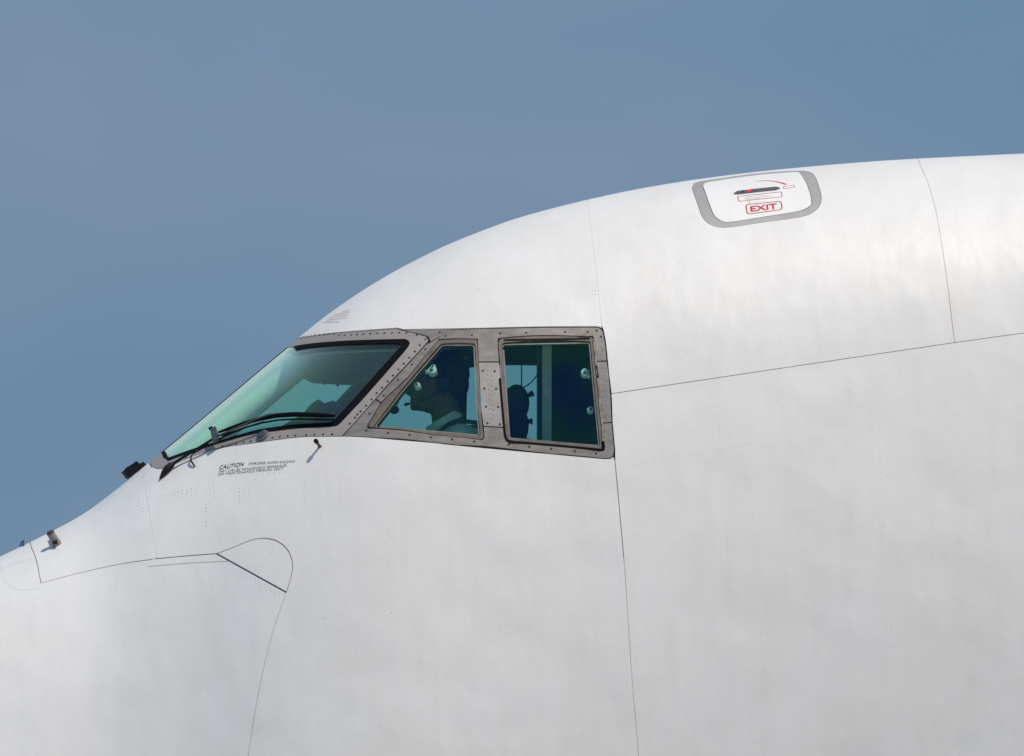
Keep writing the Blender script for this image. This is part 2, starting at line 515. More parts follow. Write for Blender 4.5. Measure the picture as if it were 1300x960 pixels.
def patch(name, loop, mat, parent, holes=(), off=0.0, thick=0.0, grid=0.045, gap=0.0, flip=False, coarse=False, back=True):
    """A shaped sheet lying on the fuselage surface.  loop/holes are (x, section parameter) arrays."""
    K = np.array([1.0, MS])
    L0 = dense(np.asarray(loop) * K, grid)
    if gap: 
        L0 = inset(L0, gap)
        crown = np.abs(L0[:, 1]) < gap * 1.8
        L0[crown, 1] = 0.0
    HS = [dense(np.asarray(h) * K, grid) for h in holes]
    if gap: HS = [inset(h, -gap) for h in HS]
    x0, y0 = L0.min(0); x1, y1 = L0.max(0)
    def gridpts(st, bx0, bx1, by0, by1):
        gx = np.arange(bx0 + st * 0.5, bx1, st); gy = np.arange(by0 + st * 0.5, by1, st)
        if len(gx) == 0 or len(gy) == 0: return np.zeros((0, 2))
        a, b = np.meshgrid(gx, gy)
        a = a + (np.arange(len(gy)) % 2)[:, None] * st * 0.5
        return np.stack([a.ravel(), b.ravel()], -1)
    if coarse:
        G = gridpts(0.12, x0, x1, y0, y1)
    else:
        fx0, fx1, fy0, fy1 = max(x0, -2.5), min(x1, 2.5), max(y0, -1.2), min(y1, 2.7)
        G = gridpts(grid, fx0, fx1, fy0, fy1)
        G2 = gridpts(0.15, x0, x1, y0, y1)
        m_ = (G2[:, 0] > fx0 - .03) & (G2[:, 0] < fx1 + .03) & (G2[:, 1] > fy0 - .03) & (G2[:, 1] < fy1 + .03)
        G = np.vstack([G, G2[~m_]])
    if len(G):
        G = G[inside(L0, G)]
        for h in HS: G = G[~inside(h, G)]
    if len(G):
        G = G[loop_dist(L0, G) > grid * 0.45]
        for h in HS:
            if len(G): G = G[loop_dist(h, G) > grid * 0.45]
    vs, es = [], []
    for lp in [L0] + HS:
        o = len(vs); n = len(lp)
        vs += [Vector(p) for p in lp]
        es += [(o + i, o + (i + 1) % n) for i in range(n)]
    vs += [Vector(p) for p in G]
    ov, oe, of, _, _, _ = delaunay_2d_cdt(vs, es, [], 0, 1e-7)
    P = np.array([tuple(v) for v in ov]); F = np.array([tuple(f) for f in of if len(f) == 3])
    C = P[F].mean(1)
    keep = inside(L0, C)
    for h in HS: keep &= ~inside(h, C)
    F = F[keep]
    used = np.unique(F); remap = -np.ones(len(P), int); remap[used] = np.arange(len(used))
    P = P[used]; F = remap[F]
    x, sg = P[:, 0], P[:, 1] / MS
    if flip: sg = -sg
    T = S(x, sg, off); N = normal(x, sg)
    # orient
    fn = np.cross(T[F[:, 1]] - T[F[:, 0]], T[F[:, 2]] - T[F[:, 0]])
    bad = np.sum(fn * N[F[:, 0]], 1) < 0
    F[bad] = F[bad][:, ::-1]
    verts = [T]; norms = [N]; faces = [tuple(int(i) for i in f) for f in F]
    if thick > 0:
        n0 = len(T)
        Bm = S(x, sg, off - thick)
        if back:
            verts.append(Bm); norms.append(-N)
            faces += [tuple(int(i) + n0 for i in f[::-1]) for f in F]
            n1 = 2 * n0
        else:
            n1 = n0
        ed = {}
        for f in F:
            for a, b in ((f[0], f[1]), (f[1], f[2]), (f[2], f[0])):
                ed[(int(a), int(b))] = 1
        bd = [(a, b) for (a, b) in ed if (b, a) not in ed]
        wv, wn_, k = [], [], n1
        for a, b in bd:
            q = [T[a], T[b], Bm[b], Bm[a]]
            nn = np.cross(q[3] - q[0], q[1] - q[0]); nn = nn / max(np.linalg.norm(nn), 1e-12)
            wv += q; wn_ += [nn] * 4
            faces.append((k, k + 3, k + 2, k + 1)); k += 4
        if wv:
            verts.append(np.array(wv)); norms.append(np.array(wn_))
    return mesh_obj(name, np.vstack(verts), faces, mat, parent, np.vstack(norms))

def strip(name, line, mat, parent, width=0.03, off=-0.0025, flip=False, dens=0.03):
    """A narrow band following the surface along a line of (x, section parameter)."""
    K = np.array([1.0, MS])
    p = dense(np.asarray(line) * K, dens, closed=False)
    t = np.gradient(p, axis=0); t /= np.maximum(np.linalg.norm(t, axis=1, keepdims=True), 1e-9)
    n = np.stack([-t[:, 1], t[:, 0]], -1)
    w = np.asarray(width)
    if w.ndim == 0: w = np.full(len(p), float(w))
    elif len(w) != len(p): w = np.interp(np.linspace(0, 1, len(p)), np.linspace(0, 1, len(w)), w)
    A = p + n * w[:, None] / 2; B = p - n * w[:, None] / 2
    sgn = -1 if flip else 1
    VA = S(A[:, 0], sgn * A[:, 1] / MS, off); VB = S(B[:, 0], sgn * B[:, 1] / MS, off)
    NA = normal(A[:, 0], sgn * A[:, 1] / MS); NB = normal(B[:, 0], sgn * B[:, 1] / MS)
    k = len(p)
    return mesh_obj(name, np.vstack([VA, VB]), [(i, i + 1, k + i + 1, k + i) for i in range(k - 1)], mat, parent, np.vstack([NA, NB]))

def tube_bm(bm, pts, rads, seg=10, squash=None):
    """Swept tube through pts; squash = (Vector, factor) flattens it along a direction."""
    pts = [Vector(p) for p in pts]
    if not hasattr(rads, '__len__'): rads = [rads] * len(pts)
    rings = []; prev = None
    for i, p in enumerate(pts):
        d = (pts[min(i + 1, len(pts) - 1)] - pts[max(i - 1, 0)]).normalized()
        if prev is None:
            a = d.orthogonal().normalized()
        else:
            a = (prev - d * prev.dot(d)).normalized()
        prev = a; b = d.cross(a)
        ring = []
        for k in range(seg):
            th = 2 * math.pi * k / seg
            o = (a * math.cos(th) + b * math.sin(th)) * rads[i]
            if squash: o -= squash[0] * o.dot(squash[0]) * (1 - squash[1])
            ring.append(bm.verts.new(p + o))
        rings.append(ring)
    for r1, r2 in zip(rings[:-1], rings[1:]):
        for k in range(seg):
            bm.faces.new((r1[k], r1[(k + 1) % seg], r2[(k + 1) % seg], r2[k]))
    bm.faces.new(rings[0][::-1]); bm.faces.new(rings[-1])
    return bm

def box_bm(bm, c, size, axes=None):
    ax = axes or (Vector((1, 0, 0)), Vector((0, 1, 0)), Vector((0, 0, 1)))
    v = []
    for sx in (-1, 1):
        for sy in (-1, 1):
            for sz in (-1, 1):
                v.append(bm.verts.new(Vector(c) + ax[0] * sx * size[0] / 2 + ax[1] * sy * size[1] / 2 + ax[2] * sz * size[2] / 2))
    for f in ((0, 1, 3, 2), (4, 6, 7, 5), (0, 4, 5, 1), (2, 3, 7, 6), (0, 2, 6, 4), (1, 5, 7, 3)):
        bm.faces.new([v[i] for i in f])
    return bm

def prism_bm(bm, poly, d):
    """Extrude a polygon of 3-D points by vector d."""
    a = [bm.verts.new(Vector(p)) for p in poly]; b = [bm.verts.new(Vector(p) + Vector(d)) for p in poly]
    bm.faces.new(a[::-1]); bm.faces.new(b)
    n = len(a)
    for i in range(n): bm.faces.new((a[i], a[(i + 1) % n], b[(i + 1) % n], b[i]))
    return bm

def ball_bm(bm, c, r, seg=16, rings=10, axes=None):
    """Ellipsoid with radii r (3) at c."""
    ax = axes or (Vector((1, 0, 0)), Vector((0, 1, 0)), Vector((0, 0, 1)))
    g = bmesh.ops.create_uvsphere(bm, u_segments=seg, v_segments=rings, radius=1.0)
    for v in g['verts']:
        co = v.co.copy()
        v.co = Vector(c) + ax[0] * co.x * r[0] + ax[1] * co.y * r[1] + ax[2] * co.z * r[2]
    return bm

def dots(name, pts, r, mat, parent, h=0.0015, seg=8, flip=False, off=0.0):
    """Small domed fastener heads on the surface, one joined part."""
    q = px2s(pts)
    sg = -q[:, 1] if flip else q[:, 1]
    P = S(q[:, 0], sg, off); N = normal(q[:, 0], sg)
    vs, fs = [], []
    rr_ = r if hasattr(r, '__len__') else [r] * len(P)
    for p, n, r_ in zip(P, N, rr_):
        n = Vector(n); a = n.orthogonal().normalized(); b = n.cross(a); o = len(vs)
        for k in range(seg):
            th = 2 * math.pi * k / seg; vs.append(Vector(p) + (a * math.cos(th) + b * math.sin(th)) * r_)
        for k in range(seg):
            th = 2 * math.pi * k / seg; vs.append(Vector(p) + (a * math.cos(th) + b * math.sin(th)) * r_ * 0.7 + n * h)
        for k in range(seg):
            fs.append((o + k, o + (k + 1) % seg, o + seg + (k + 1) % seg, o + seg + k))
        fs.append(tuple(o + seg + k for k in range(seg)))
    ob = mesh_obj(name, vs, fs, mat, parent, smooth=False)
    ob["kind"] = "stuff"
    return ob

def text_on_skin(name, s, p0, p1, height, mat, parent, shear=0.0, bold=0.0, off=0.0012, vdir=None):
    """Lettering along p0 -> p1 (photo positions) wrapped onto the skin."""
    cu = bpy.data.curves.new(name, 'FONT')
    cu.body = s; cu.size = 1.0; cu.shear = shear; cu.offset = bold; cu.resolution_u = 3
    to = bpy.data.objects.new(name + "_tmp", cu); COL.objects.link(to)
    bpy.context.view_layer.update()
    me = bpy.data.meshes.new_from_object(to.evaluated_get(bpy.context.evaluated_depsgraph_get()))
    bpy.data.objects.remove(to); bpy.data.curves.remove(cu)
    co = np.array([tuple(v.co)[:2] for v in me.vertices])
    w = co[:, 0].max() - co[:, 0].min(); h = co[:, 1].max()
    p0 = np.array(p0, float); p1 = np.array(p1, float)
    vd = np.array(vdir if vdir else (0, -1.0))
    px = p0 + ((co[:, 0] - co[:, 0].min()) / w)[:, None] * (p1 - p0) + (co[:, 1] / h)[:, None] * height * vd
    q = px2s(px)
    V = S(q[:, 0], q[:, 1], off)
    faces = [tuple(p.vertices) for p in me.polygons]
    bpy.data.meshes.remove(me)
    return mesh_obj(name, V, faces, mat, parent, normal(q[:, 0], q[:, 1]))

def grow_loop(lp, d): return inset(np.asarray(lp) * np.array([1, MS]), -d) / np.array([1, MS])
mir = lambda a: np.asarray(a) * np.array([1.0, -1.0])

# ------------------------------------------------------------------ unseen concrete sheet below the frame, added to bounce light onto the hull
BOUNCE_GROUND = basic("apron_concrete", (0.40, 0.385, 0.36), 0.9, var=0.12, scale=0.6)
bounce_ground = mesh_obj("ground", [(-3000, -3000, -8.2), (3000, -3000, -8.2), (3000, 3000, -8.2), (-3000, 3000, -8.2)], [(0, 1, 2, 3)], BOUNCE_GROUND, None, smooth=False)
bounce_ground["kind"] = "structure"

# ------------------------------------------------------------------ the aircraft: outlines
aircraft = thing("aircraft", "white wide-body aircraft nose with a humped cockpit roof and grey-framed flight deck windows", "aircraft", (0, 0, -4.6))

def crown_at(u):
    x = np.array([at(u, 480, 0.0).x])
    for _ in range(6): x = x + (u - project(S0(x, np.zeros(1)))[:, 0]) / PPM
    return np.array([[float(x[0]), 0.0]])

SEAM_UP = px2s(catmull([(745.5, 255.5), (747.5, 270), (752, 305), (758, 355), (764, 414)]))
SEAM_UP = np.vstack([crown_at(744.5), SEAM_UP])
SEAM_AFT = px2s(catmull([(1167, 207), (1171, 216), (1180, 238), (1189, 272), (1197, 320), (1204, 370), (1209, 412), (1212, 435)]))
SEAM_AFT = np.vstack([crown_at(1163), SEAM_AFT])
SEAM_SIDE_A = px2s(catmull([(776, 500), (860, 487.3), (960, 472.3), (1080, 454.5), (1212, 435)]))
SEAM_SIDE_B = px2s(catmull([(1212, 435), (1300, 423), (1500, 398), (2000, 350), (3300, 320)]))
_e = SEAM_SIDE_B[-1]
SEAM_SIDE_B = np.vstack([SEAM_SIDE_B[SEAM_SIDE_B[:, 0] < 8.2], [[XMAX, _e[1]]]])
SEAM_LOW = px2s(catmull([(780.5, 584), (784, 620), (788, 665), (793, 722), (797.5, 790), (803, 870), (812, 980), (830, 1250)]))
SEAM_LOW = np.vstack([SEAM_LOW, [[SEAM_LOW[-1, 0] + 0.05, SF]]])
FRAME_TOP = px2s(np.vstack([catmull([(381, 428.6), (420, 423), (465, 419.2), (504, 416.5)]), catmull([(512, 418.4), (575, 417.4), (681, 415), (757, 414.6)]), [(761, 415.2), (764.5, 417.3)]]))
FRAME_TOP = np.vstack([crown_at(379.2), FRAME_TOP])
FRAME_RIGHT_A = px2s([(766, 420), (767.5, 427), (769, 436), (773, 476), (776, 500)])
FRAME_RIGHT_B = px2s([(776, 500), (777.3, 536), (780.5, 571), (780.5, 584)])
FRAME_BOT = px2s(np.vstack([catmull([(192, 592.8), (200, 595.2), (207, 595.3), (224, 588.5), (250, 577.5), (284.6, 568), (319, 563), (341, 559.7), (374.6, 555.5), (390, 554.4), (434, 553.8)]),
                            catmull([(477.5, 556), (550, 562), (580, 565.3), (698.5, 576.3), (768, 582.6)]), [(775, 582.3), (779, 579.5)]]))
FRAME_BOT = np.vstack([crown_at(187.5), FRAME_BOT])
SEAM_NOSE = px2s(catmull([(181, 605), (185, 625), (189, 650), (193.5, 680), (197, 698), (199, 709.3)]))
SEAM_NOSE = np.vstack([crown_at(176), SEAM_NOSE])
SEAM_RAD_A = px2s(catmull([(52, 740.5), (85, 731.5), (120, 723), (160, 715), (199, 709.3)]))
SEAM_RAD_B = px2s(catmull([(199, 709.3), (240, 705.6), (275, 703)]))
SEAM_LOBE = px2s(catmull([(275, 703), (290, 697.5), (308, 690), (322, 685), (334, 683.5), (347, 685.2), (358, 691), (367, 701), (371, 712), (371.5, 722), (368.5, 736), (363.5, 752)]))
SEAM_DIAG = px2s(catmull([(275, 703), (363.5, 752)]))
SEAM_RAD_C = px2s(catmull([(363.5, 752), (356, 773), (346, 803), (337.5, 836), (330, 870), (321, 920), (308, 1010), (285, 1200)]))
SEAM_RAD_C = np.vstack([SEAM_RAD_C, [[SEAM_RAD_C[-1, 0] - 0.06, SF]]])
SEAM_TIP = px2s(catmull([(40, 696), (44, 705), (47.5, 717), (50, 730), (52, 740.5)]))
SEAM_TIP = np.vstack([crown_at(37), SEAM_TIP])

HATCH_OUT = px2s(catmull([(878.8, 238.7), (881, 233), (888, 230.4), (957.7, 220.7), (1009, 217.0), (1026, 217.8), (1033.7, 223.2), (1039.6, 238), (1042.5, 251), (1040, 261.4), (1032, 269.4), (1016, 275.5), (972, 281.8), (928.5, 288.2), (914, 288.6), (900.7, 284.4), (892, 275.5), (884.6, 255.6), (878.8, 238.7)], 4))[:-1]
HATCH_IN = px2s(catmull([(891.8, 236), (894.5, 232.7), (900, 231.3), (957.7, 223.0), (1008, 218.9), (1016.5, 220.8), (1025, 235), (1030.5, 253), (1029.4, 261), (1021, 266.3), (1009, 269.6), (969, 276), (928.5, 282.2), (918, 281.8), (909.5, 277), (904.3, 270), (891.8, 236)], 4))[:-1]

# ---- skin panels
GAP = 0.0017
def cat(*a): return np.vstack(a)
def panel(name, loop, mat=PAINT, holes=(), **k):
    return patch(name, loop, mat, aircraft, holes=holes, thick=0.006, gap=GAP, **k)

near_roof_fwd = cat(FRAME_TOP, SEAM_UP[::-1][:-1])
p = panel("skin_panel", cat(near_roof_fwd, mir(SEAM_UP), mir(FRAME_TOP[::-1])[:-1]))
p["label"] = "white roof panel above the cockpit windows"
near_mid = cat(SEAM_UP[1:], FRAME_RIGHT_A, SEAM_SIDE_A[1:], SEAM_AFT[::-1][1:-1])
p = panel("skin_panel", cat(near_mid, SEAM_AFT[:1], mir(near_mid[::-1]), SEAM_UP[:1]), holes=[HATCH_OUT])
p["label"] = "white roof panel around the exit hatch"
near_aft = cat(SEAM_AFT[1:], SEAM_SIDE_B[1:])
panel("skin_panel", cat(SEAM_AFT[:1], near_aft, [[XMAX, 0.0]], mir(near_aft[::-1])))
flank_aft = cat(SEAM_SIDE_A[:-1], SEAM_SIDE_B, [[XMAX, SF]], SEAM_LOW[::-1], FRAME_RIGHT_B[::-1][1:-1])
panel("skin_panel", flank_aft)
panel("skin_panel", flank_aft, flip=True, coarse=True)
flank_fwd = cat(FRAME_BOT, SEAM_LOW, SEAM_RAD_C[::-1], SEAM_LOBE[::-1][1:], SEAM_RAD_B[::-1][1:], SEAM_NOSE[::-1][1:])
panel("skin_panel", flank_fwd)
panel("skin_panel", flank_fwd, flip=True, coarse=True)
nose_top = cat(SEAM_NOSE, SEAM_RAD_A[::-1][1:], SEAM_TIP[::-1][1:])
nose_full = cat(SEAM_NOSE, SEAM_RAD_A[::-1][1:], SEAM_TIP[::-1][1:-1], SEAM_TIP[:1], mir(SEAM_TIP[1:]), mir(SEAM_RAD_A[1:]), mir(SEAM_NOSE[::-1][1:-1]))
panel("skin_panel", nose_full, mat=PAINT_NOSE)
lobe = cat(SEAM_LOBE, SEAM_DIAG[::-1][1:-1])
panel("skin_panel", lobe)
panel("skin_panel", lobe, flip=True, coarse=True)
rad_near = cat(SEAM_TIP, SEAM_RAD_A[1:], SEAM_RAD_B[1:], SEAM_DIAG[1:], SEAM_RAD_C[1:], [[XMIN, SF]], [[XMIN, 0.0]])
p = panel("radome", rad_near, mat=PAINT_NOSE)
panel("radome", rad_near, mat=PAINT_NOSE, flip=True, coarse=True)
belly = [[XMIN, SF], [XMAX, SF], [XMAX, SF + math.pi / 2], [XMIN, SF + math.pi / 2]]
for fl in (False, True):
    patch("belly_panel", belly, PAINT, aircraft, off=0.0, thick=0.006, coarse=True, flip=fl, grid=0.12)
# rear closing bulkhead of the modelled length
xs = np.full(60, XMAX); sgs = np.linspace(-SF - math.pi / 2, SF + math.pi / 2, 60)
ring = S0(xs, sgs)
mesh_obj("pressure_bulkhead", ring, [tuple(range(60))], LINER, aircraft, smooth=False)

# ---- joints between the panels (filler seen at the bottom of each gap)
for line, mt in ((SEAM_UP, SEAM_SOFT), (np.vstack([SEAM_AFT[:-1], px2s([(1211.8, 433.8)])]), SEAM_TAN), (SEAM_SIDE_A, SEAM_DARK), (SEAM_SIDE_B, SEAM_DARK),
                 (SEAM_LOW[:21], SEAM_DARK), (SEAM_LOW[20:], SEAM_TAN), (np.vstack([SEAM_NOSE[:-1], px2s([(198.7, 708.0)])]), SEAM_SOFT), (SEAM_RAD_A, SEAM_DARK), (SEAM_RAD_B, SEAM_INK),
                 (SEAM_LOBE, SEAM_DARK), (SEAM_DIAG, SEAM_INK), (SEAM_RAD_C, SEAM_TAN), (SEAM_TIP, SEAM_DARK)):
    dp = -0.0003 if mt is SEAM_SOFT else (-0.0006 if mt is SEAM_TAN else -0.0013)
    strip("joint_filler", line, mt, aircraft, 0.03, dp)
    strip("joint_filler", line, mt, aircraft, 0.03, dp, flip=True)
# wide, dark joint along the lower edge of the radome lobe, and faint surface joints
strip("joint_filler", SEAM_DIAG, SEAM_INK, aircraft, 0.0038, 0.0006)
for pts in ([(188, 719.3), (225, 716), (255, 714), (290, 712.5)],):
    strip("joint_filler", px2s(catmull(pts)), SEAM_TAN, aircraft, 0.0028, 0.0005)
for pts in ([(50, 746), (38, 749), (22, 748.5), (10, 741), (3, 728), (0, 716)], [(0, 724), (18, 716), (46, 709)]):
    strip("joint_filler", px2s(catmull(pts)), SEAM_FAINT, aircraft, 0.003, 0.0004)

# ------------------------------------------------------------------ windshield
wf_top = cat(crown_at(379.0), px2s(catmull([(381, 429.4), (420, 423.8), (465, 420), (503.5, 417.3)])), px2s([(511, 419.4), (530, 424), (541, 427.3), (543.8, 431.5)]))
wf_diag = px2s(catmull([(543.8, 432), (539, 437.5), (519.5, 459), (497, 482.5), (475.5, 507), (454.5, 531), (434, 553.2)]))
wf_bot = px2s(catmull([(433.5, 553.2), (390, 553.8), (374.6, 554.9), (341, 559), (319, 562.3), (284.6, 567.3), (250, 576.8), (224, 587.8), (207, 594.6), (200, 594.4), (192, 592)]))
seal_out = px2s(np.vstack([[(207, 580.5), (213, 585)], catmull([(214.5, 584.6), (240, 575), (272.5, 564.4), (322.5, 550.6), (350, 547), (373, 544.2), (400, 542.4), (424, 541.2)]),
                           [(428, 540.2), (432, 537)], catmull([(456, 511.5), (480, 484.5), (512.5, 447)]), [(518, 440), (520, 436), (518.7, 432.3), (514, 430.2)],
                           catmull([(508, 430.2), (480, 430.8), (440, 432.3), (405, 434.8), (380, 438), (370, 440.5)])]))
so0, so1 = crown_at(204), crown_at(364)
c_shape = cat(wf_top, wf_diag[1:], wf_bot[1:], crown_at(188.2), so0, seal_out, so1)
glass_near = px2s(np.vstack([[(212.5, 580.5)], catmull([(216, 580), (240, 571.2), (272.5, 561), (322.5, 546.5), (350, 541.8), (373, 539), (400, 537.2), (417, 536.3)]),
                             [(421, 535.3), (425, 532.5)], catmull([(450, 505.5), (474, 478), (506, 442.5)]), [(509, 439.5), (509.3, 437.5), (506, 436.4)],
                             catmull([(500, 436.2), (480, 436.2), (440, 437.5), (405, 440), (385, 442.6), (376, 444.5)])]))
CEN = 0.010
gc0 = cat([[crown_at(207)[0, 0], CEN]]); gc1 = cat([[crown_at(366)[0, 0], CEN]])
pane_loop = cat(gc0, glass_near, gc1)
seal_loop = cat(so0, seal_out, so1)

def windshield(flip):
    fr = patch("windshield", c_shape, W_METAL, aircraft, off=-0.0015, thick=0.045, gap=0.0006, flip=flip, grid=0.03)
    fr["label"] = "large curved front windshield in a bolted bare metal frame"
    patch("seal", seal_loop, RUBBER, fr, holes=[pane_loop], off=-0.0005, thick=0.03, flip=flip, grid=0.03)
    patch("pane", pane_loop, G_WIND, fr, off=-0.004, thick=0.012, flip=flip, grid=0.035)
    bolts = [(386, 426.5), (390, 426), (395, 425.5), (399.5, 425), (405, 424.7), (411, 424.4), (416.5, 424), (424, 424), (430.6, 425.6), (437.5, 425.3), (445.6, 424.8), (453, 424.4),
             (461, 423.8), (470, 423.3), (479, 423), (488, 422.7), (497.5, 422.5), (506.5, 422.3), (516, 422.3), (529, 425), (540, 430.6),
             (533, 438), (526.5, 446), (519.5, 454), (512.5, 461.5), (505.6, 468.7), (498.7, 476.5), (492, 484), (485, 492), (478, 499), (471.5, 507),
             (464.6, 514.7), (457.7, 522), (450.6, 530), (443.7, 537.7), (453.5, 526), (421.5, 551.2), (410, 551.2), (399, 551.3), (388.5, 551.8), (374.7, 552.6), (365, 553.4),
             (355, 554.4), (346, 555.4), (318, 559.8), (309, 561.2), (300, 563), (291.5, 564.8), (282, 566.2), (236, 581), (229, 583.5), (221, 586.3)]
    if not flip:
        dots("bolts", bolts, 0.0050, BOLT, fr, h=0.0018, off=-0.0015)
    return fr
WS = windshield(False)
windshield(True)
# purple-grey heater band along the top of the near pane
strip("heater_band", px2s(catmull([(372, 448), (390, 445), (420, 442.4), (460, 440.6), (505, 439.6)])), basic("heater_band", (0.06, 0.045, 0.07), 0.5, var=0.15), WS, 0.014, -0.02)

# ------------------------------------------------------------------ side windows
pane2 = px2s(rounded([(473, 541.3), (489, 520.5), (510, 493), (560, 435), (603, 435), (607, 520), (610.3, 553.5), (550, 547.6)], [3, 3, 3, 4, 3, 0, 3, 0]))
ring2 = px2s(rounded([(466, 541), (484, 511), (519, 478), (556.5, 430.8), (605.5, 430.5), (610.3, 520), (614.3, 558), (550, 551.3)], [5, 3, 3, 4, 3, 0, 6, 0]))
pane3 = px2s(rounded([(637.3, 434.5), (749.5, 432.5), (755, 492.5), (762.3, 567), (645.8, 557)], [4, 3, 0, 5, 4]))
ring3 = px2s(rounded([(632.3, 429.5), (752.6, 427.6), (759, 492), (767.5, 572.5), (641, 562)], [6, 4, 0, 9, 8]))

pl_diag = px2s([(546, 434.6), (560, 426.5), (557.5, 429.8), (519, 477), (483.5, 510.5), (477.2, 506.2), (498.5, 482.8), (521, 459.2), (541, 437.2)])
pl_top = px2s(np.vstack([[(546, 433.6), (544.5, 428.2), (541.5, 426), (522, 421.3), (514, 418.9)], catmull([(575, 418.2), (681, 415.8), (757, 415.4)]),
                         [(761, 416.2), (764, 418.3), (765.4, 421), (768.4, 436.5), (770.3, 457.5)],
                         [(756, 458.3), (753.4, 427.0), (633, 429), (631.6, 431), (633.5, 458.6), (607.5, 458.8), (606.3, 430), (557, 430.0), (559.5, 426.2)]]))
pl_post = px2s([(607.7, 460), (633.7, 459.8), (637.5, 500), (640.3, 542), (613.6, 540.5), (611, 520)])
pl_right = px2s([(756.3, 459.3), (770.5, 458.6), (773, 476), (775.3, 507), (776.7, 535.5), (764, 536.7), (759.6, 492)])
pl_bot = px2s(np.vstack([[(476.5, 507.2), (483, 511.4), (465.5, 540.5), (466.8, 543.5)], [(550, 552), (612, 558.7), (615, 555.5), (613.8, 541.5), (640.4, 543), (641.5, 556), (646.5, 563.3)],
                         [(762, 573.2), (767, 572), (768, 567.5), (764.2, 537.7), (776.8, 536.5), (779.8, 571), (778.5, 579), (774.5, 581.6), (768, 581.9)],
                         [(698.5, 575.6), (580, 564.6), (550, 561.3), (477.5, 555.3), (435.3, 553.4), (455.5, 531)]]))

def side_windows(flip):
    roots = []
    w2 = patch("side_window", ring2, RETAINER, aircraft, holes=[pane2], off=-0.004, thick=0.04, flip=flip, grid=0.02)
    w2["label"] = "slanted middle cockpit side window"
    patch("pane", pane2, G_SIDE, w2, off=-0.010, thick=0.010, flip=flip, grid=0.05)
    w3 = patch("side_window", ring3, RETAINER, aircraft, holes=[pane3], off=-0.003, thick=0.04, flip=flip, grid=0.02)
    w3["label"] = "squarish rear cockpit side window"
    patch("pane", pane3, G_SIDE, w3, off=-0.009, thick=0.010, flip=flip, grid=0.05)
    fr = patch("window_frame", pl_top, S_METAL, aircraft, off=-0.002, thick=0.045, gap=0.0008, flip=flip, grid=0.03)
    for lp, mt in ((pl_diag, S_METAL), (pl_post, P_METAL), (pl_right, S_METAL), (pl_bot, S_METAL)):
        patch("frame_plate", lp, mt, fr, off=-0.002, thick=0.045, gap=0.0008, flip=flip, grid=0.03)
    return w2, w3, fr
W2, W3, WF = side_windows(False)
side_windows(True)
strip("seal", px2s(np.vstack([catmull([(634.5, 480), (637.5, 515), (640.5, 548)]), rounded([(641, 552), (643.4, 559.6), (652, 561)], [0, 6, 0]), catmull([(672, 562.5), (700, 565), (730, 567.7), (752, 569.8)]), rounded([(757, 570.3), (765.6, 571), (764.9, 560)], [0, 8, 0])])), RUBBER, W3, 0.0085, -0.001)
strip("seal", px2s(catmull([(640, 431.3), (690, 430.6), (749, 429.6)])), RUBBER, W3, 0.006, -0.001)
# inner bright edge strip of both panes, the old sealant bead and the top slot
strip("pane_edge", np.vstack([px2s(dense(rounded([(638.6, 436), (748.3, 434), (753.7, 492.5), (760.8, 565.3), (647, 555.6)], [3, 3, 0, 4, 3]), 4))]), basic("pane_edge_grey", (0.20, 0.21, 0.20), 0.5, var=0.2), W3, 0.0055, -0.0085)
strip("pane_edge", np.vstack([px2s(dense(rounded([(475.3, 540), (490, 522), (511, 494.5), (561, 436.3), (601.5, 436.3), (605.5, 520), (608.5, 551.8), (550, 546.3)], [3, 3, 3, 4, 3, 0, 3, 0]), 4))]), basic("pane_edge_tan", (0.25, 0.23, 0.21), 0.5, var=0.2), W2, 0.005, -0.0095)
_sl = px2s(catmull([(753.6, 430), (757.5, 466), (761.5, 505), (765.2, 545), (766.3, 560)]))
strip("sealant_bead", _sl, SEALANT, WF, [0.008, 0.006, 0.010, 0.006, 0.009, 0.011, 0.007, 0.010], 0.0012, dens=0.008)
strip("sealant_bead", px2s(catmull([(734, 426.3), (753, 425.8)])), SEALANT, WF, [0.004, 0.008, 0.006], 0.0012, dens=0.008)
strip("dirt_gap", px2s(catmull([(757.2, 464), (759.2, 480)])), BLACK_METAL, WF, [0.008, 0.004, 0.009], 0.0016, dens=0.004)
# plate edge lines on the post
for a, b in (((610.5, 459.2), (632, 459.2)), ((616, 541.3), (639, 542.6)), ((757, 458.8), (769.5, 458.0)), ((765.5, 537.2), (776, 536.2))):
    strip("joint_filler", px2s([a, b]), SEAM_INK, WF, 0.02, -0.006)
sb = [(540, 443), (522.7, 462.5), (505.2, 482), (487.2, 502), (469, 525), (465, 546.4), (492.5, 549.2), (520, 552), (547, 555.0), (574, 557.4), (602, 560.2), (645.7, 564.2), (672, 567), (700, 569.5), (730, 572.3), (757, 575.5),
      (613, 470.3), (628, 471), (615, 493), (630, 493.3), (617, 516), (632.5, 516.5), (618.8, 537), (634.7, 538.5), (565.6, 426), (599, 425), (558, 421.5), (635, 422.7), (668, 422), (717.4, 421), (746, 421), (757.5, 419.5), (763, 427)]
dots("bolts", sb, 0.0047, BOLT, WF, h=0.0018, off=-0.002)
small = [(618.5 + 0.06 * (v - 465), v) for v in np.arange(463, 540, 6.2)] + [(622.5 + 0.06 * (v - 465), v) for v in np.arange(464.5, 540, 6.2)]
small += [(762.5 + (v - 440) * 0.055, v) for v in np.arange(440, 530, 8)] + [(765.8 + (v - 444) * 0.055, v) for v in np.arange(444, 534, 8)]
dots("rivets", small, 0.0026, basic("frame_rivet", (0.24, 0.225, 0.21), 0.5, 0.3, var=0.2), WF, h=0.001, off=-0.002)
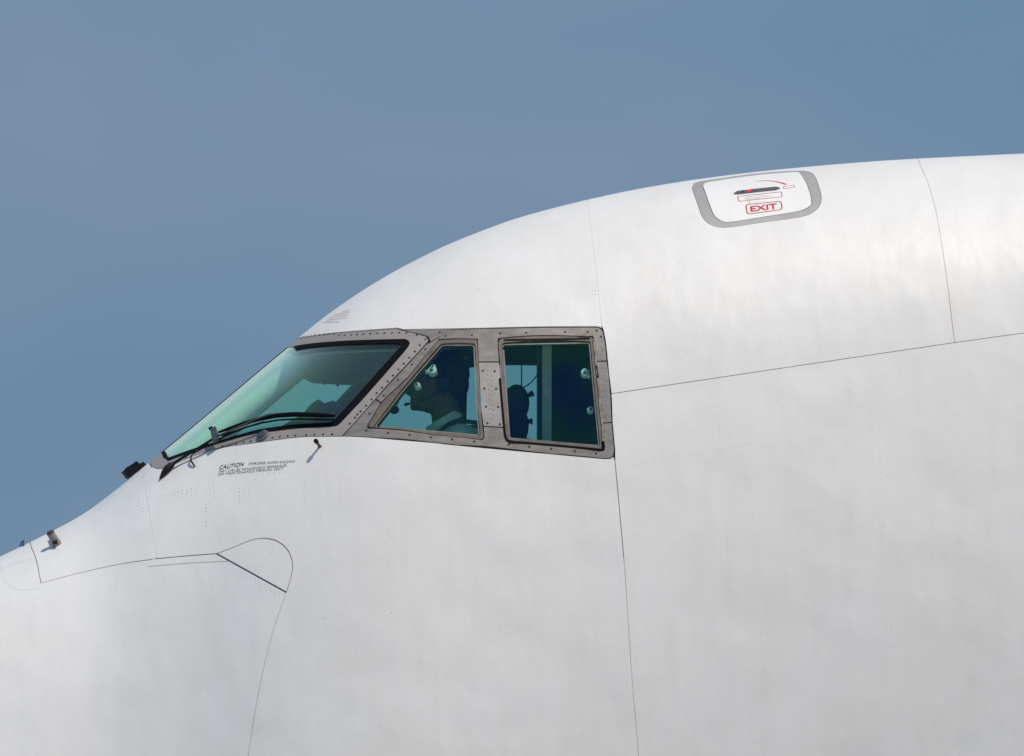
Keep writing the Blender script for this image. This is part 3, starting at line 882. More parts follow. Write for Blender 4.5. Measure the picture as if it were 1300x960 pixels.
# white latches fixed to the inside of the panes
def latch(u, v, r, parent, tail=None):
    n = surf_n(u, v); c = surf(u, v, -0.045)
    bm = bmesh.new()
    tube_bm(bm, [c - n * 0.02, c, c + n * 0.004], [r, r, r * 0.8], 16)
    o = bm_obj("latch", bm, KNOBWHITE, parent)
    bm = bmesh.new()
    tube_bm(bm, [c, c + n * 0.008, c + n * 0.010], [r * 0.45, r * 0.45, r * 0.3], 12)
    bm_obj("knob", bm, NOZZLE, o)
    if tail:
        t = surf(tail[0], tail[1], -0.05)
        bm = bmesh.new(); tube_bm(bm, [c - n * 0.008, t], [r * 0.55, r * 0.45], 10)
        bm_obj("bracket", bm, KNOBWHITE, o)
latch(545.5, 461.5, 0.0185, W2, (537, 463))
latch(547, 456.5, 0.010, W2)
latch(526.5, 480.5, 0.013, W2)
latch(743.5, 467, 0.018, W3, (750, 473))
latch(750.5, 515, 0.014, W3)

# ------------------------------------------------------------------ roof exit hatch
HR = patch("exit_hatch", HATCH_OUT, HATCH_RIM, aircraft, holes=[HATCH_IN], off=0.0, thick=0.02, gap=0.0004, grid=0.02)
HR["label"] = "white roof escape hatch with a bare grey rim, a recessed handle and red EXIT lettering"
HD = patch("hatch_door", HATCH_IN, HATCHPAINT, HR, off=0.0012, thick=0.012, gap=0.0022, grid=0.02)
strip("joint_filler", np.vstack([HATCH_IN, HATCH_IN[:1]]), SEAM_INK, HR, 0.02, -0.007)
def band(name, pts, wd, mat, parent, off=0.0022, step=3.0, sm=True):
    return strip(name, px2s(catmull(pts, step) if sm else dense(pts, step, False)), mat, parent, wd, off, dens=0.006)
text_on_skin("exit_lettering", "EXIT", (953, 269.2), (987, 265.2), 6.6, RED, HD, bold=0.024, off=0.0024, vdir=(-0.13, -1))
def ring_line(name, corners, r, wd, mat, parent, off=0.0022):
    lp = rounded(corners, r, 6); lp = np.vstack([lp, lp[:2]])
    return strip(name, px2s(dense(lp, 1.5, False)), mat, parent, wd, off, dens=0.004)
ring_line("exit_border", [(946.6, 260.3), (991.4, 256), (993.2, 266.4), (948.8, 272.4)], 3.5, 0.0045, RED, HD)
ring_line("instruction_border", [(936.3, 249.9), (992, 244.1), (993, 250.3), (938, 256.2)], 0.8, 0.0028, RED, HD)
for k, (a, b) in enumerate([((945, 251.0), (972, 248.0)), ((945.5, 252.8), (980, 249.2)), ((946, 254.0), (966, 252.0))]):
    band("instruction_text", [a, b], 0.0022, RED_FADED, HD)
band("turn_arrow", [(960, 230.9), (972, 230.0), (984, 231.0), (993, 233.0), (998, 234.8)], [0.003, 0.004, 0.0055, 0.007, 0.009], RED, HD)
ring_line("latch_mark", [(994.5, 237.4), (1008.2, 235.8), (1008.8, 238.6), (995, 240)], 1.2, 0.0024, RED, HD)
# handle on a flat grey patch that paints the shade of a pocket
hq = px2s(rounded([(931.5, 246.9), (936, 243.6), (985, 238.2), (990.3, 239.4), (986, 241.8), (937, 247.2)], [1, 2, 2, 1, 2, 2]))
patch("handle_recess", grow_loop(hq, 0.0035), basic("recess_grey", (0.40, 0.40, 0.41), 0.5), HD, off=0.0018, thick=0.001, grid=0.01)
HH = patch("handle", hq, HANDLE_GREY, HD, off=0.0045, thick=0.004, grid=0.01)
patch("handle_mark", px2s([(948.3, 242.6), (953.2, 242.0), (953.6, 245.0), (948.7, 245.6)]), basic("bright_red_mark", (0.75, 0.03, 0.05), 0.5), HH, off=0.0056, thick=0.001, grid=0.01)
patch("handle_pivot", px2s([(942.4, 243.4), (944, 243.2), (944.3, 245.6), (942.7, 245.8)]), BLACK_METAL, HH, off=0.0056, thick=0.001, grid=0.01)
dots("bolts", [(951, 257.3)], 0.003, BOLT, HD, off=0.0014)

# ------------------------------------------------------------------ markings and rivets on the nose
CAP = text_on_skin("caution_lettering", "CAUTION", (278.6, 596.2), (310.6, 591.6), 5.0, INK, aircraft, shear=0.35, bold=0.012)
CAP["label"] = "dark italic caution lettering under the windshield"
text_on_skin("caution_lettering", "IMPROPER WIPER RIGGING", (315.3, 590.6), (374.8, 587.2), 2.9, INK, aircraft, shear=0.35, bold=-0.004)
text_on_skin("caution_lettering", "MAY CAUSE WINDSHIELD BREAKAGE.", (277.7, 600.2), (364.5, 592.2), 2.9, INK, aircraft, shear=0.35, bold=-0.004)
text_on_skin("caution_lettering", "SEE MAINTENANCE MANUAL SECT.", (276.6, 603.9), (360.5, 596.2), 2.9, INK, aircraft, shear=0.35, bold=-0.004)
for a, b, w in (((434, 396), (444.5, 393.5), 0.005), ((424, 400), (443.5, 396.5), 0.005), ((418, 403.5), (442, 399.5), 0.0055), ((415, 406.5), (441, 403), 0.0045), ((411, 409.3), (430.5, 408.2), 0.0055)):
    band("red_stencil", [a, b], w, RED_FADED, aircraft, off=0.0008)
rv = []
for k in range(9):
    rv += [(201 + 6 * k, 633.5 - 1.1 * k + random.uniform(-1, 1))]
    rv += [(206 + 5.2 * k, 630 - 1.3 * k + random.uniform(-1, 1))]
for v0 in (624, 628, 632): rv += [(u, v0 - (u - 222) * 0.13) for u in np.arange(222, 248, 5.2)]
rv += [(176 + random.uniform(-2, 2), v) for v in np.arange(634, 647, 3)] + [(182 + random.uniform(-1, 1), v) for v in np.arange(637, 652, 4)]
rv += [(190.5, v) for v in np.arange(612, 628, 4.5)]
for u, a, b in ((271, 612, 632), (262, 640, 672), (304, 620, 640), (310, 622, 640), (316, 624, 640), (267, 620, 640)):
    rv += [(u + random.uniform(-.8, .8), v) for v in np.arange(a, b, 4.6)]
rv += [(278 + 7 * k, 606.2 - 0.55 * k) for k in range(13)]
for u, v in ((305, 578), (309, 574), (301, 573), (311, 577), (292, 622), (283, 652), (373, 600)): rv.append((u, v))
dots("rivets", rv, [random.uniform(0.0016, 0.0027) for _ in rv], RIVET_DARK, aircraft, h=0.0006)
fr_ = []
fr_ += [(205 + 5.2 * k, 698 - 1.9 * k) for k in range(18)] + [(208 + 5.2 * k, 701 - 1.7 * k) for k in range(14)]
fr_ += [(291 + 5.3 * k, 716.5 + 3.05 * k) for k in range(13)] + [(289 + 6 * k, 717 + 3.6 * k) for k in range(12)]
fr_ += [(338, 715), (333, 717), (325, 720), (340, 707), (345, 702)]
for u, a, b in ((489, 650, 735), (494, 655, 735), (500, 648, 735), (386, 606, 668), (401, 655, 690), (411, 700, 790), (416, 600, 640), (404, 770, 860), (430, 600, 660), (630, 585, 640), (700, 640, 830)):
    fr_ += [(u + random.uniform(-1.0, 1.0) + (v - a) * 0.03, v) for v in np.arange(a, b, 4.3) if random.random() < 0.62]
fr_ += [(752 + (v - 290) * 0.09 + random.uniform(-.5, .5), v) for v in np.arange(290, 412, 5.0)] + [(759 + (v - 290) * 0.09, v) for v in np.arange(300, 412, 6.0)]
fr_ += [(u, 592 - (u - 800) * 0.185) for u in np.arange(800, 960, 4.2) if random.random() < 0.7]
fr_ += [(790 + (v - 600) * 0.075, v) for v in np.arange(600, 880, 5.5)] + [(776 + (v - 600) * 0.075, v) for v in np.arange(600, 880, 5.5)]
for u, a, b in ((910, 500, 760), (948, 540, 860), (1104, 480, 840), (1110, 480, 840), (1236, 440, 860), (862, 300, 480), (1030, 300, 455), (520, 345, 410), (566, 330, 412)):
    fr_ += [(u + (v - a) * 0.07 + random.uniform(-.6, .6), v) for v in np.arange(a, b, 4.6) if random.random() < 0.45]
fr_ += [(1 + random.uniform(-3, 6), v) for v in np.arange(770, 825, 4)]
fr_ += [(594, 340), (620, 372), (621, 385), (612, 396), (694, 355), (622, 390), (575, 405), (564, 412), (525, 404), (640, 407)]
dots("rivets", fr_, [random.uniform(0.0014, 0.0024) for _ in fr_], RIVET, aircraft, h=0.0005)
dots("rivets", [(752, 369.5), (756, 369), (752.5, 374), (756.5, 373.5), (608.5, 367.5), (1079, 453), (782, 593), (497, 778), (411, 785)], 0.0024, RIVET_DARK, aircraft, h=0.0006)

# ------------------------------------------------------------------ wiper
def spath(pts, offs): return [surf(u, v, o) for (u, v), o in zip(pts, offs if hasattr(offs, '__len__') else [offs] * len(pts))]
bm = bmesh.new()
tube_bm(bm, spath([(203.5, 610), (206, 607.5), (210, 603.5), (215, 599), (219.5, 595), (222.5, 592.2), (224.5, 590.6)], [0.006, 0.008, 0.012, 0.016, 0.016, 0.014, 0.012]), [0.002, 0.006, 0.011, 0.0145, 0.0135, 0.009, 0.005], 14)
WB = bm_obj("wiper", bm, BROWN_BLACK, aircraft)
WB["label"] = "black windshield wiper parked along the lower edge of the windshield"
bm = bmesh.new()
tube_bm(bm, spath([(222, 592.6), (235, 585.3), (250, 577.5), (265, 569.8), (277, 563.5), (284, 559.5)], [0.014, 0.018, 0.022, 0.026, 0.030, 0.032]), [0.0062, 0.0056, 0.0054, 0.0056, 0.0058, 0.005], 10)
bm_obj("arm", bm, BLACK_METAL, WB)
bm = bmesh.new()
tube_bm(bm, spath([(246, 580.5), (256, 576), (268, 570.3), (282, 564), (296, 557)], [0.014, 0.018, 0.02, 0.022, 0.026]), 0.0022, 8)
tube_bm(bm, spath([(255, 576.4), (250, 578), (246.5, 581.2), (244.8, 585), (244.6, 588), (246.5, 590.5), (247.8, 593)], [0.016, 0.016, 0.016, 0.014, 0.012, 0.009, 0.003]), [0.0025, 0.0028, 0.0028, 0.0034, 0.0036, 0.0036, 0.003], 8)
bm_obj("washer_hose", bm, BLACK_METAL, WB)
bm = bmesh.new()
tube_bm(bm, spath([(281, 561.5), (297, 555.5), (315, 548.5), (332, 541.2), (345, 535.8), (352, 533.2)], [0.032, 0.036, 0.04, 0.042, 0.04, 0.036]), [0.0045, 0.0042, 0.004, 0.004, 0.004, 0.003], 8)
bm_obj("link_arm", bm, ARM_GREY, WB)
bm = bmesh.new()
tube_bm(bm, spath([(281, 564), (297, 557.5), (318, 549), (340, 541.5)], [0.026, 0.028, 0.03, 0.028]), 0.0035, 8)
bm_obj("lower_link", bm, BLACK_METAL, WB)
bm = bmesh.new()
tube_bm(bm, spath([(281.5, 554), (296, 548.6), (315, 542), (335, 536.2), (355, 532.2), (378, 530.6), (400, 531), (415, 531.6), (427.5, 531.8)], 0.022), [0.0045, 0.0065, 0.0078, 0.0088, 0.0095, 0.0098, 0.0095, 0.0088, 0.006], 8)
BL = bm_obj("blade", bm, RUBBER, WB)
bm = bmesh.new()
tube_bm(bm, spath([(283, 555), (315, 544), (335, 538.4), (355, 535), (378, 533.6), (400, 534), (426, 534.6)], 0.008), 0.0035, 6)
bm_obj("blade_edge", bm, RUBBER, BL)
bm = bmesh.new()
tube_bm(bm, spath([(424.8, 530.6), (427.2, 530.4)], 0.028), [0.0028, 0.002], 8)
bm_obj("blade_tip", bm, NOZZLE, BL)
bm = bmesh.new()
ca, cb_ = surf(277.5, 552.6, 0.036), surf(279.5, 566.5, 0.030)
nz = surf_n(278, 559); dv = (cb_ - ca).normalized(); sd = nz.cross(dv)
box_bm(bm, (ca + cb_) / 2, (0.024, (cb_ - ca).length, 0.012), (sd, dv, nz))
CL = bm_obj("clip", bm, CLIP_GREY, WB, bevel=0.003)
bm = bmesh.new()
c0 = surf(275, 553, 0.04); tube_bm(bm, [c0 - sd * 0.008, c0 + sd * 0.008], [0.006, 0.006], 10)
bm_obj("clip_pin", bm, BLACK_METAL, CL)
# washer nozzle on the lower frame
n = surf_n(333, 553); c = surf(333.5, 553.2, 0.0)
bm = bmesh.new(); tube_bm(bm, [c, c + n * 0.004, c + n * 0.007], [0.027, 0.027, 0.022], 20)
NZ = bm_obj("washer_nozzle", bm, NOZZLE, aircraft)
bm = bmesh.new(); tube_bm(bm, [c + n * 0.006, c + n * 0.011, c + n * 0.013], [0.017, 0.016, 0.010], 16)
bm_obj("nozzle_cap", bm, CLIP_GREY, NZ)
# small probe below the frame
c = surf(406, 567, 0.0); n = surf_n(406, 567)
bm = bmesh.new(); tube_bm(bm, [c - n * 0.004, c + n * 0.004, c + n * 0.030, c + n * 0.034], [0.010, 0.006, 0.0055, 0.008], 12)
PB = bm_obj("probe", bm, PROBE, aircraft)
bm = bmesh.new(); tube_bm(bm, [c + n * 0.034, c + n * 0.046, c + n * 0.047], [0.0095, 0.0085, 0.004], 12)
bm_obj("probe_head", bm, BLACK_METAL, PB)

# black sensor box on the crown ahead of the windshield
def quad(pts, y): return [at(u, v, y) for u, v in pts]
yb = -0.045
bm = bmesh.new()
prism_bm(bm, quad([(156, 599.5), (161.5, 593), (170.5, 587.5), (177, 597), (171, 601.5), (163.5, 607.5)], yb), (0, 0.09, 0))
SB = bm_obj("sensor", bm, BLACK_METAL, aircraft, bevel=0.004)
SB["label"] = "black sensor box on the crown ahead of the windshield"
bm = bmesh.new()
prism_bm(bm, quad([(169, 588.5), (173.3, 585.2), (177.2, 588.6), (182, 586.2), (187.2, 591.2), (176.5, 600.3)], yb + 0.008), (0, 0.074, 0))
bm_obj("rear_housing", bm, BLACK_METAL, SB, bevel=0.003)
bm = bmesh.new()
prism_bm(bm, quad([(153.8, 600.2), (156.3, 598), (163.2, 606.6), (160.8, 608.6)], yb - 0.002), (0, 0.094, 0))
bm_obj("front_lens", bm, NAVY, SB, bevel=0.002)
bm = bmesh.new()
prism_bm(bm, quad([(170, 603), (175.5, 598.5), (178.5, 602.5), (173.5, 607)], yb + 0.012), (0, 0.06, 0))
bm_obj("foot", bm, CLIP_GREY, SB, bevel=0.002)

# small nose light with a dark top and side window
n = surf_n(66, 684); pb = at(72, 692, -0.13); pt = at(62.5, 675.5, -0.20)
pb = surf(72.5, 691.5, -0.004); ax_ = (Vector(at(63.5, 675.5, pb.y - 0.012)) - pb)
bm = bmesh.new()
tube_bm(bm, [pb, pb + ax_ * 0.35, pb + ax_ * 0.75, pb + ax_ * 0.93], [0.020, 0.018, 0.016, 0.015], 18)
NL = bm_obj("nose_light", bm, basic("light_housing", (0.24, 0.225, 0.22), 0.5, 0.2, var=0.12), aircraft)
NL["label"] = "small stubby light fitting with a dark rim near the tip of the nose"
bm = bmesh.new()
tube_bm(bm, [pb + ax_ * 0.90, pb + ax_ * 0.97, pb + ax_ * 1.06], [0.0165, 0.017, 0.011], 18)
bm_obj("dark_rim", bm, basic("rim_brown", (0.06, 0.02, 0.02), 0.4, var=0.2), NL)
bm = bmesh.new()
prism_bm(bm, [surf(68, 683, 0.022), surf(72.5, 682.5, 0.022), surf(75.5, 690, 0.018), surf(75, 694.5, 0.014), surf(69.5, 695, 0.014)], tuple(surf_n(72, 690) * 0.008))
bm_obj("lens_window", bm, BLACK_METAL, NL, bevel=0.001)
bm = bmesh.new()
prism_bm(bm, [surf(24.5, 695, 0.004), surf(30, 691.5, 0.02), surf(33.5, 690.5, 0.018), surf(31, 693.5, 0.0)], (0, 0.012, 0))
bm_obj("static_vane", bm, NAVY, aircraft)

# ------------------------------------------------------------------ flight deck interior
# lining with cut-outs behind every window
LIN_X0, LIN_X1 = float(crown_at(196)[0, 0]), 1.5
def grow(lp, d): return inset(np.asarray(lp) * np.array([1, MS]), -d) / np.array([1, MS])
def lining(flip):
    lo = cat([[LIN_X0, 0.0]], crown_at(200), [[crown_at(208)[0, 0], 0.02]], px2s([(214, 586), (240, 577), (290, 561), (350, 549), (424, 543), (434, 538)]), px2s([(482, 485), (523, 437), (516, 428)]),
             px2s([(500, 428), (440, 430), (392, 434)]), [[crown_at(366)[0, 0], 0.02]], crown_at(368), [[LIN_X1, 0.0]], [[LIN_X1, 2.0]], [[LIN_X0 + 0.05, 2.0]])
    lo = cat(crown_at(368), [[LIN_X1, 0.0], [LIN_X1, 1.8], [LIN_X0 + 0.04, 1.8], [LIN_X0 + 0.02, 0.6]], crown_at(201) + [[0, 0.02]],
             px2s([(212, 587), (240, 577.5), (290, 562), (350, 549.5), (424, 543.5), (434, 539)]), px2s([(482, 486), (523, 437), (517, 427.5)]), px2s([(500, 427.8), (440, 429.5), (392, 434)]), [[crown_at(369)[0, 0], 0.03]])
    return patch("cockpit_lining", lo, LINER, aircraft, holes=[grow(ring2, 0.014), grow(ring3, 0.014)], off=-0.047, thick=0.03, flip=flip, grid=0.05)
lining(False); lining(True)
# deep centre post between the two windshields, light paint, rounded inner edge
bm = bmesh.new()
us = np.linspace(199, 374, 14)
rings = []
for u in us:
    cx = crown_at(u)[0, 0]
    p0 = Vector(S(np.array([cx]), np.array([0.0]), -0.012)[0]); nn = Vector(normal(np.array([cx]), np.array([0.0]))[0])
    prof = [(-0.012, 0), (-0.014, 0.035), (-0.035, 0.045), (-0.052, 0.062), (-0.056, 0.085), (-0.050, 0.105), (-0.036, 0.119), (-0.015, 0.126)]
    prof = prof + [(-a, b) for a, b in prof[::-1]]
    rings.append([bm.verts.new(p0 + Vector((0, a, 0)) - nn * b) for a, b in prof])
for r1, r2 in zip(rings[:-1], rings[1:]):
    for k in range(len(r1)):
        bm.faces.new((r1[k], r1[(k + 1) % len(r1)], r2[(k + 1) % len(r1)], r2[k]))
bm.faces.new(rings[0]); bm.faces.new(rings[-1][::-1])
bm_obj("centre_post", bm, POSTPAINT, aircraft)
# floor and aft cockpit wall
fz = -1.35
bm = bmesh.new(); box_bm(bm, (0.15, 0, fz), (2.6, 2.1, 0.05)); bm_obj("cockpit_floor", bm, LINER, aircraft)
bm = bmesh.new(); box_bm(bm, (1.42, 0, -0.70), (0.05, 1.5, 1.2)); bm_obj("aft_wall", bm, LINER, aircraft)
# overhead panel with rows of knobs under it
bm = bmesh.new()
prism_bm(bm, [at(392, 468, -0.32), at(413, 477.5, -0.32), at(459, 480, -0.32), at(600, 452, -0.32), at(600, 425, -0.32), at(430, 415, -0.32)], (0, 0.64, 0))
OP = bm_obj("overhead_panel", bm, PANEL_DARK, aircraft, bevel=0.004)
for k, u in enumerate([416, 421.5, 425.5, 431, 435, 441, 446, 450.5, 454.5]):
    bm = bmesh.new(); y = random.uniform(-0.28, 0.25)
    c = at(u, 477 + 0.04 * (u - 416), y) ; hgt = random.uniform(0.008, 0.016)
    c = Vector((at(u, 478, -0.32).x, y, at(u, 477.5 + 0.045 * (u - 416), -0.32).z + 0.004))
    tube_bm(bm, [c, c + Vector((0, 0, -hgt)), c + Vector((0, 0, -hgt - 0.003))], [0.007, 0.0065, 0.004], 8)
    bm_obj("knob", bm, PANEL_DARK, OP)
# glareshield and instrument panel
bm = bmesh.new()
prism_bm(bm, [at(335, 560, -0.46), at(352, 544, -0.46), at(382, 527, -0.46), at(400, 522, -0.46), at(432, 530, -0.46), at(436, 560, -0.46), at(410, 640, -0.46), at(360, 640, -0.46)], (0, 0.92, 0))
GS = bm_obj("glareshield", bm, BLUEISH, aircraft, bevel=0.01)
bm = bmesh.new()
prism_bm(bm, [at(386, 527, -0.35), at(398, 512, -0.35), at(404, 507, -0.35), at(412, 511.5, -0.35), at(414, 530, -0.35)], (0, 0.22, 0))
bm_obj("display_hood", bm, BLUEISH, GS, bevel=0.012)
bm = bmesh.new()
prism_bm(bm, [at(410, 528, -0.05), at(413, 511.5, -0.05), at(424, 508.5, -0.05), at(432, 516, -0.05), at(434, 530, -0.05)], (0, 0.25, 0))
bm_obj("display_hood", bm, BLUEISH, GS, bevel=0.012)
# near side pillar trim and map light seen in the middle window
bm = bmesh.new()
tube_bm(bm, [at(478, 522, -0.78), at(490, 508, -0.78), at(503, 494, -0.78)], [0.020, 0.028, 0.03], 12)
MLt = bm_obj("map_light", bm, basic("pillar_trim_grey", (0.16, 0.15, 0.13), 0.7), aircraft)
bm = bmesh.new(); ball_bm(bm, at(500.5, 520.5, -0.74), (0.020, 0.020, 0.017)); tube_bm(bm, [at(485, 520, -0.74), at(492, 515, -0.74), at(500, 519, -0.74)], [0.008, 0.012, 0.014], 10)
bm_obj("lamp_head", bm, PANEL_DARK, MLt)
bm = bmesh.new(); tube_bm(bm, [at(510, 488, -0.80), at(507.5, 505, -0.80), at(504, 516, -0.79)], 0.0028, 8)
bm_obj("lamp_stem", bm, KNOBWHITE, MLt)
# trim post and closet edge at the far side, behind the last window
bm = bmesh.new(); box_bm(bm, (0.0, 0, 0), (0.10, 0.10, 0.8))
bmesh.ops.translate(bm, verts=bm.verts, vec=at(684, 520, 0.62) + Vector((0.045, 0, 0)))
bm_obj("closet_edge", bm, LINER, aircraft, bevel=0.01)
bm = bmesh.new(); box_bm(bm, at(694, 520, -0.62), (0.036, 0.03, 0.80)); bm_obj("trim_post", bm, GREYPOST, aircraft, bevel=0.01)
bm = bmesh.new(); box_bm(bm, at(760, 560, 0.72), (0.42, 0.04, 0.85)); bm_obj("closet_panel", bm, LINER, aircraft)

# ------------------------------------------------------------------ seats
def seat(base, label, head_c, name="seat"):
    """Flight deck seat; base is the floor point, head_c the centre of its headrest."""
    t = thing(name, label, "seat", base)
    b = Vector(base); h = Vector(head_c)
    dz = h.z - b.z
    bm = bmesh.new(); box_bm(bm, b + Vector((-0.12, 0, dz * 0.42)), (0.48, 0.46, 0.12)); bm_obj("cushion", bm, SEATCLOTH, t, bevel=0.03)
    bm = bmesh.new()
    prism_bm(bm, [b + Vector((0.10, -0.21, dz * 0.44)), b + Vector((0.22, -0.21, dz * 0.44)), h + Vector((0.05, -0.17 - h.y + b.y, -0.15)), h + Vector((-0.04, -0.17 - h.y + b.y, -0.13))], (0, 0.40, 0))
    bm_obj("backrest", bm, SEATCLOTH, t, bevel=0.02)
    bm = bmesh.new(); ball_bm(bm, h, (0.052, 0.12, 0.075)); hr = bm_obj("headrest", bm, SEATCLOTH, t)
    for s in (-0.06, 0.06):
        bm = bmesh.new(); tube_bm(bm, [h + Vector((0.01, s, -0.04)), h + Vector((0.01, s, -0.2))], 0.008, 8)
        bm_obj("headrest_post", bm, HANDLE_GREY, hr)
    bm = bmesh.new(); tube_bm(bm, [b, b + Vector((0, 0, 0.04)), b + Vector((0, 0, dz * 0.4))], [0.18, 0.09, 0.07], 16)
    bm_obj("pedestal", bm, HANDLE_GREY, t)
    for s in (-0.25, 0.25):
        bm = bmesh.new(); box_bm(bm, b + Vector((-0.02, s, dz * 0.60)), (0.34, 0.05, 0.05)); bm_obj("armrest", bm, SEATCLOTH, t, bevel=0.015)
    return t
hc = at(655.5, 512, -0.35)
st = seat((hc.x - 0.02, hc.y, fz + 0.026), "dark observer seat with a rounded headrest seen through the rear side window", hc)
bm = bmesh.new(); ball_bm(bm, at(655, 541, -0.35), (0.050, 0.15, 0.085)); bm_obj("shoulder_pad", bm, SEATCLOTH, st)
for (u, v) in ((676, 499.5), (675, 535)):
    bm = bmesh.new(); a = at(664, v + 6 if v < 510 else v, -0.36); b = at(u, v, -0.36)
    tube_bm(bm, [a, (a + b) / 2, b - (b - a) * 0.15, b, b + (b - a) * 0.1], [0.008, 0.008, 0.010, 0.014, 0.009], 10)
    bm_obj("adjuster_knob", bm, SEATCLOTH, st)
hc2 = at(626, 535, -0.50)
seat((hc2.x - 0.06, hc2.y, fz + 0.026), "dark pilot seat behind the post between the side windows, under the seated pilot", hc2)

# hanging headset cord in the rear side window
crd = thing("headset_cord", "thin black cord hanging in a loop inside the rear side window", "cord", tuple(at(662, 460, -0.25)))
bm = bmesh.new(); tube_bm(bm, [at(662, 455, -0.25), at(662.3, 480, -0.25), at(661.5, 500, -0.25)], 0.0026, 8); bm_obj("straight_cord", bm, STRAP, crd)
bm = bmesh.new()
arc = catmull([(628, 488), (640, 492), (650, 494.2), (660, 493.6), (670, 489), (678, 481.5), (684, 472), (687, 462)], 3)
tube_bm(bm, [at(u, v, -0.26) for u, v in arc], 0.0024, 8); bm_obj("looped_cord", bm, STRAP, crd)

# ------------------------------------------------------------------ the pilot
HY = -0.60
def wpt(u, v, y=HY): return at(u, v, y)
pil = thing("person", "pilot in a white collared shirt and headset seated facing forward in the middle side window", "person", (at(575, 520, HY).x, HY, fz + 0.6))
hc = wpt(556, 486)                       # centre of the head
SC = 1.0 / PPM
def hp(du, dv, dy=0.0):                  # offset from head centre in photo pixels, dy in metres
    return hc + Vector((du * SC, dy, -dv * SC))
bm = bmesh.new()
ball_bm(bm, hp(4, -10), (0.098, 0.076, 0.086), 20, 14)             # skull
ball_bm(bm, hp(-10, 10), (0.074, 0.064, 0.090), 18, 12)            # face
ball_bm(bm, hp(-22, 27), (0.040, 0.046, 0.030), 14, 10)            # jaw and chin
ball_bm(bm, hp(-31, 31), (0.016, 0.020, 0.016), 12, 8)             # chin tip
tube_bm(bm, [hp(-31, -2), hp(-36, 8), hp(-39.5, 13), hp(-34, 16)], [0.006, 0.010, 0.012, 0.008], 10)   # nose
ball_bm(bm, hp(-32.5, 22), (0.011, 0.022, 0.007), 10, 8)           # lips
ball_bm(bm, hp(-33, 25.5), (0.010, 0.020, 0.007), 10, 8)
ball_bm(bm, hp(-29, -7), (0.014, 0.050, 0.011), 12, 8)             # brow
for s in (-1, 1):
    ball_bm(bm, hp(9, 8, s * 0.072), (0.020, 0.010, 0.031), 12, 8)     # ears
    ball_bm(bm, hp(-27, -1, s * 0.030), (0.012, 0.013, 0.010), 10, 8)  # eyes
tube_bm(bm, [hp(8, 16), hp(10, 40), hp(16, 62)], [0.056, 0.058, 0.068], 16)       # neck
tor = hp(26, 62)
tube_bm(bm, [tor + Vector((0, 0, 0.02)), tor + Vector((0.005, 0, -0.06)), tor + Vector((-0.005, 0, -0.20)), tor + Vector((-0.02, 0, -0.40)), tor + Vector((-0.03, 0, -0.58))],
        [0.085, 0.135, 0.15, 0.135, 0.15], 20)
for s in (-1, 1):
    sh = tor + Vector((0.01, s * 0.16, -0.075)); el = tor + Vector((-0.10, s * 0.26, -0.34)); wr = tor + Vector((-0.34, s * 0.20, -0.36)); ha = wr + Vector((-0.07, -s * 0.01, 0.0))
    tube_bm(bm, [tor + Vector((0.0, s * 0.05, -0.03)), sh, sh + (el - sh) * 0.5, el, wr, ha], [0.06, 0.066, 0.052, 0.044, 0.030, 0.032], 12)
    for f in range(5):
        o = Vector((0, (f - 2) * 0.017, 0.0)); ln = (0.045, 0.06, 0.066, 0.06, 0.045)[f]
        tube_bm(bm, [ha + o * 0.8, ha + o + Vector((-ln * 0.6, 0, 0.006)), ha + o + Vector((-ln, 0, -0.022)), ha + o + Vector((-ln * 0.9, 0, -0.045))], [0.010, 0.009, 0.0085, 0.007], 8)
    hip = tor + Vector((-0.03, s * 0.09, -0.56)); kn = hip + Vector((-0.42, s * 0.05, 0.02)); an = kn + Vector((-0.12, 0, -0.20))
    tube_bm(bm, [hip, (hip + kn) / 2, kn, an], [0.095, 0.085, 0.062, 0.045], 12)
me = bpy.data.meshes.new("body"); bmesh.ops.recalc_face_normals(bm, faces=bm.faces); bm.to_mesh(me); bm.free()
tmp = bpy.data.objects.new("tmp_body", me); COL.objects.link(tmp)
md = tmp.modifiers.new("r", 'REMESH'); md.mode = 'VOXEL'; md.voxel_size = 0.006
md2 = tmp.modifiers.new("s", 'SMOOTH'); md2.factor = 0.5; md2.iterations = 3
bpy.context.view_layer.update()
me2 = bpy.data.meshes.new_from_object(tmp.evaluated_get(bpy.context.evaluated_depsgraph_get()))
bpy.data.objects.remove(tmp)
me2.name = "body"; me2.materials.clear(); me2.materials.append(SKIN); me2.shade_smooth()
link(bpy.data.objects.new("body", me2), pil)
# hair: cap over the skull, cut above the ears and round the nape
bm = bmesh.new(); ball_bm(bm, hp(6, -12), (0.107, 0.083, 0.094), 36, 24)
ball_bm(bm, hp(16, 2), (0.074, 0.074, 0.074), 28, 18)
def cut(v):
    du = (v.co.x - hc.x) * PPM; dv = -(v.co.z - hc.z) * PPM
    return dv > 6 + max(0, du) * 0.75 or (du < -20 and dv > -16) or (du < 2 and dv > -2)
bmesh.ops.delete(bm, geom=[v for v in bm.verts if cut(v)], context='VERTS')
bm_obj("hair", bm, HAIR, pil)
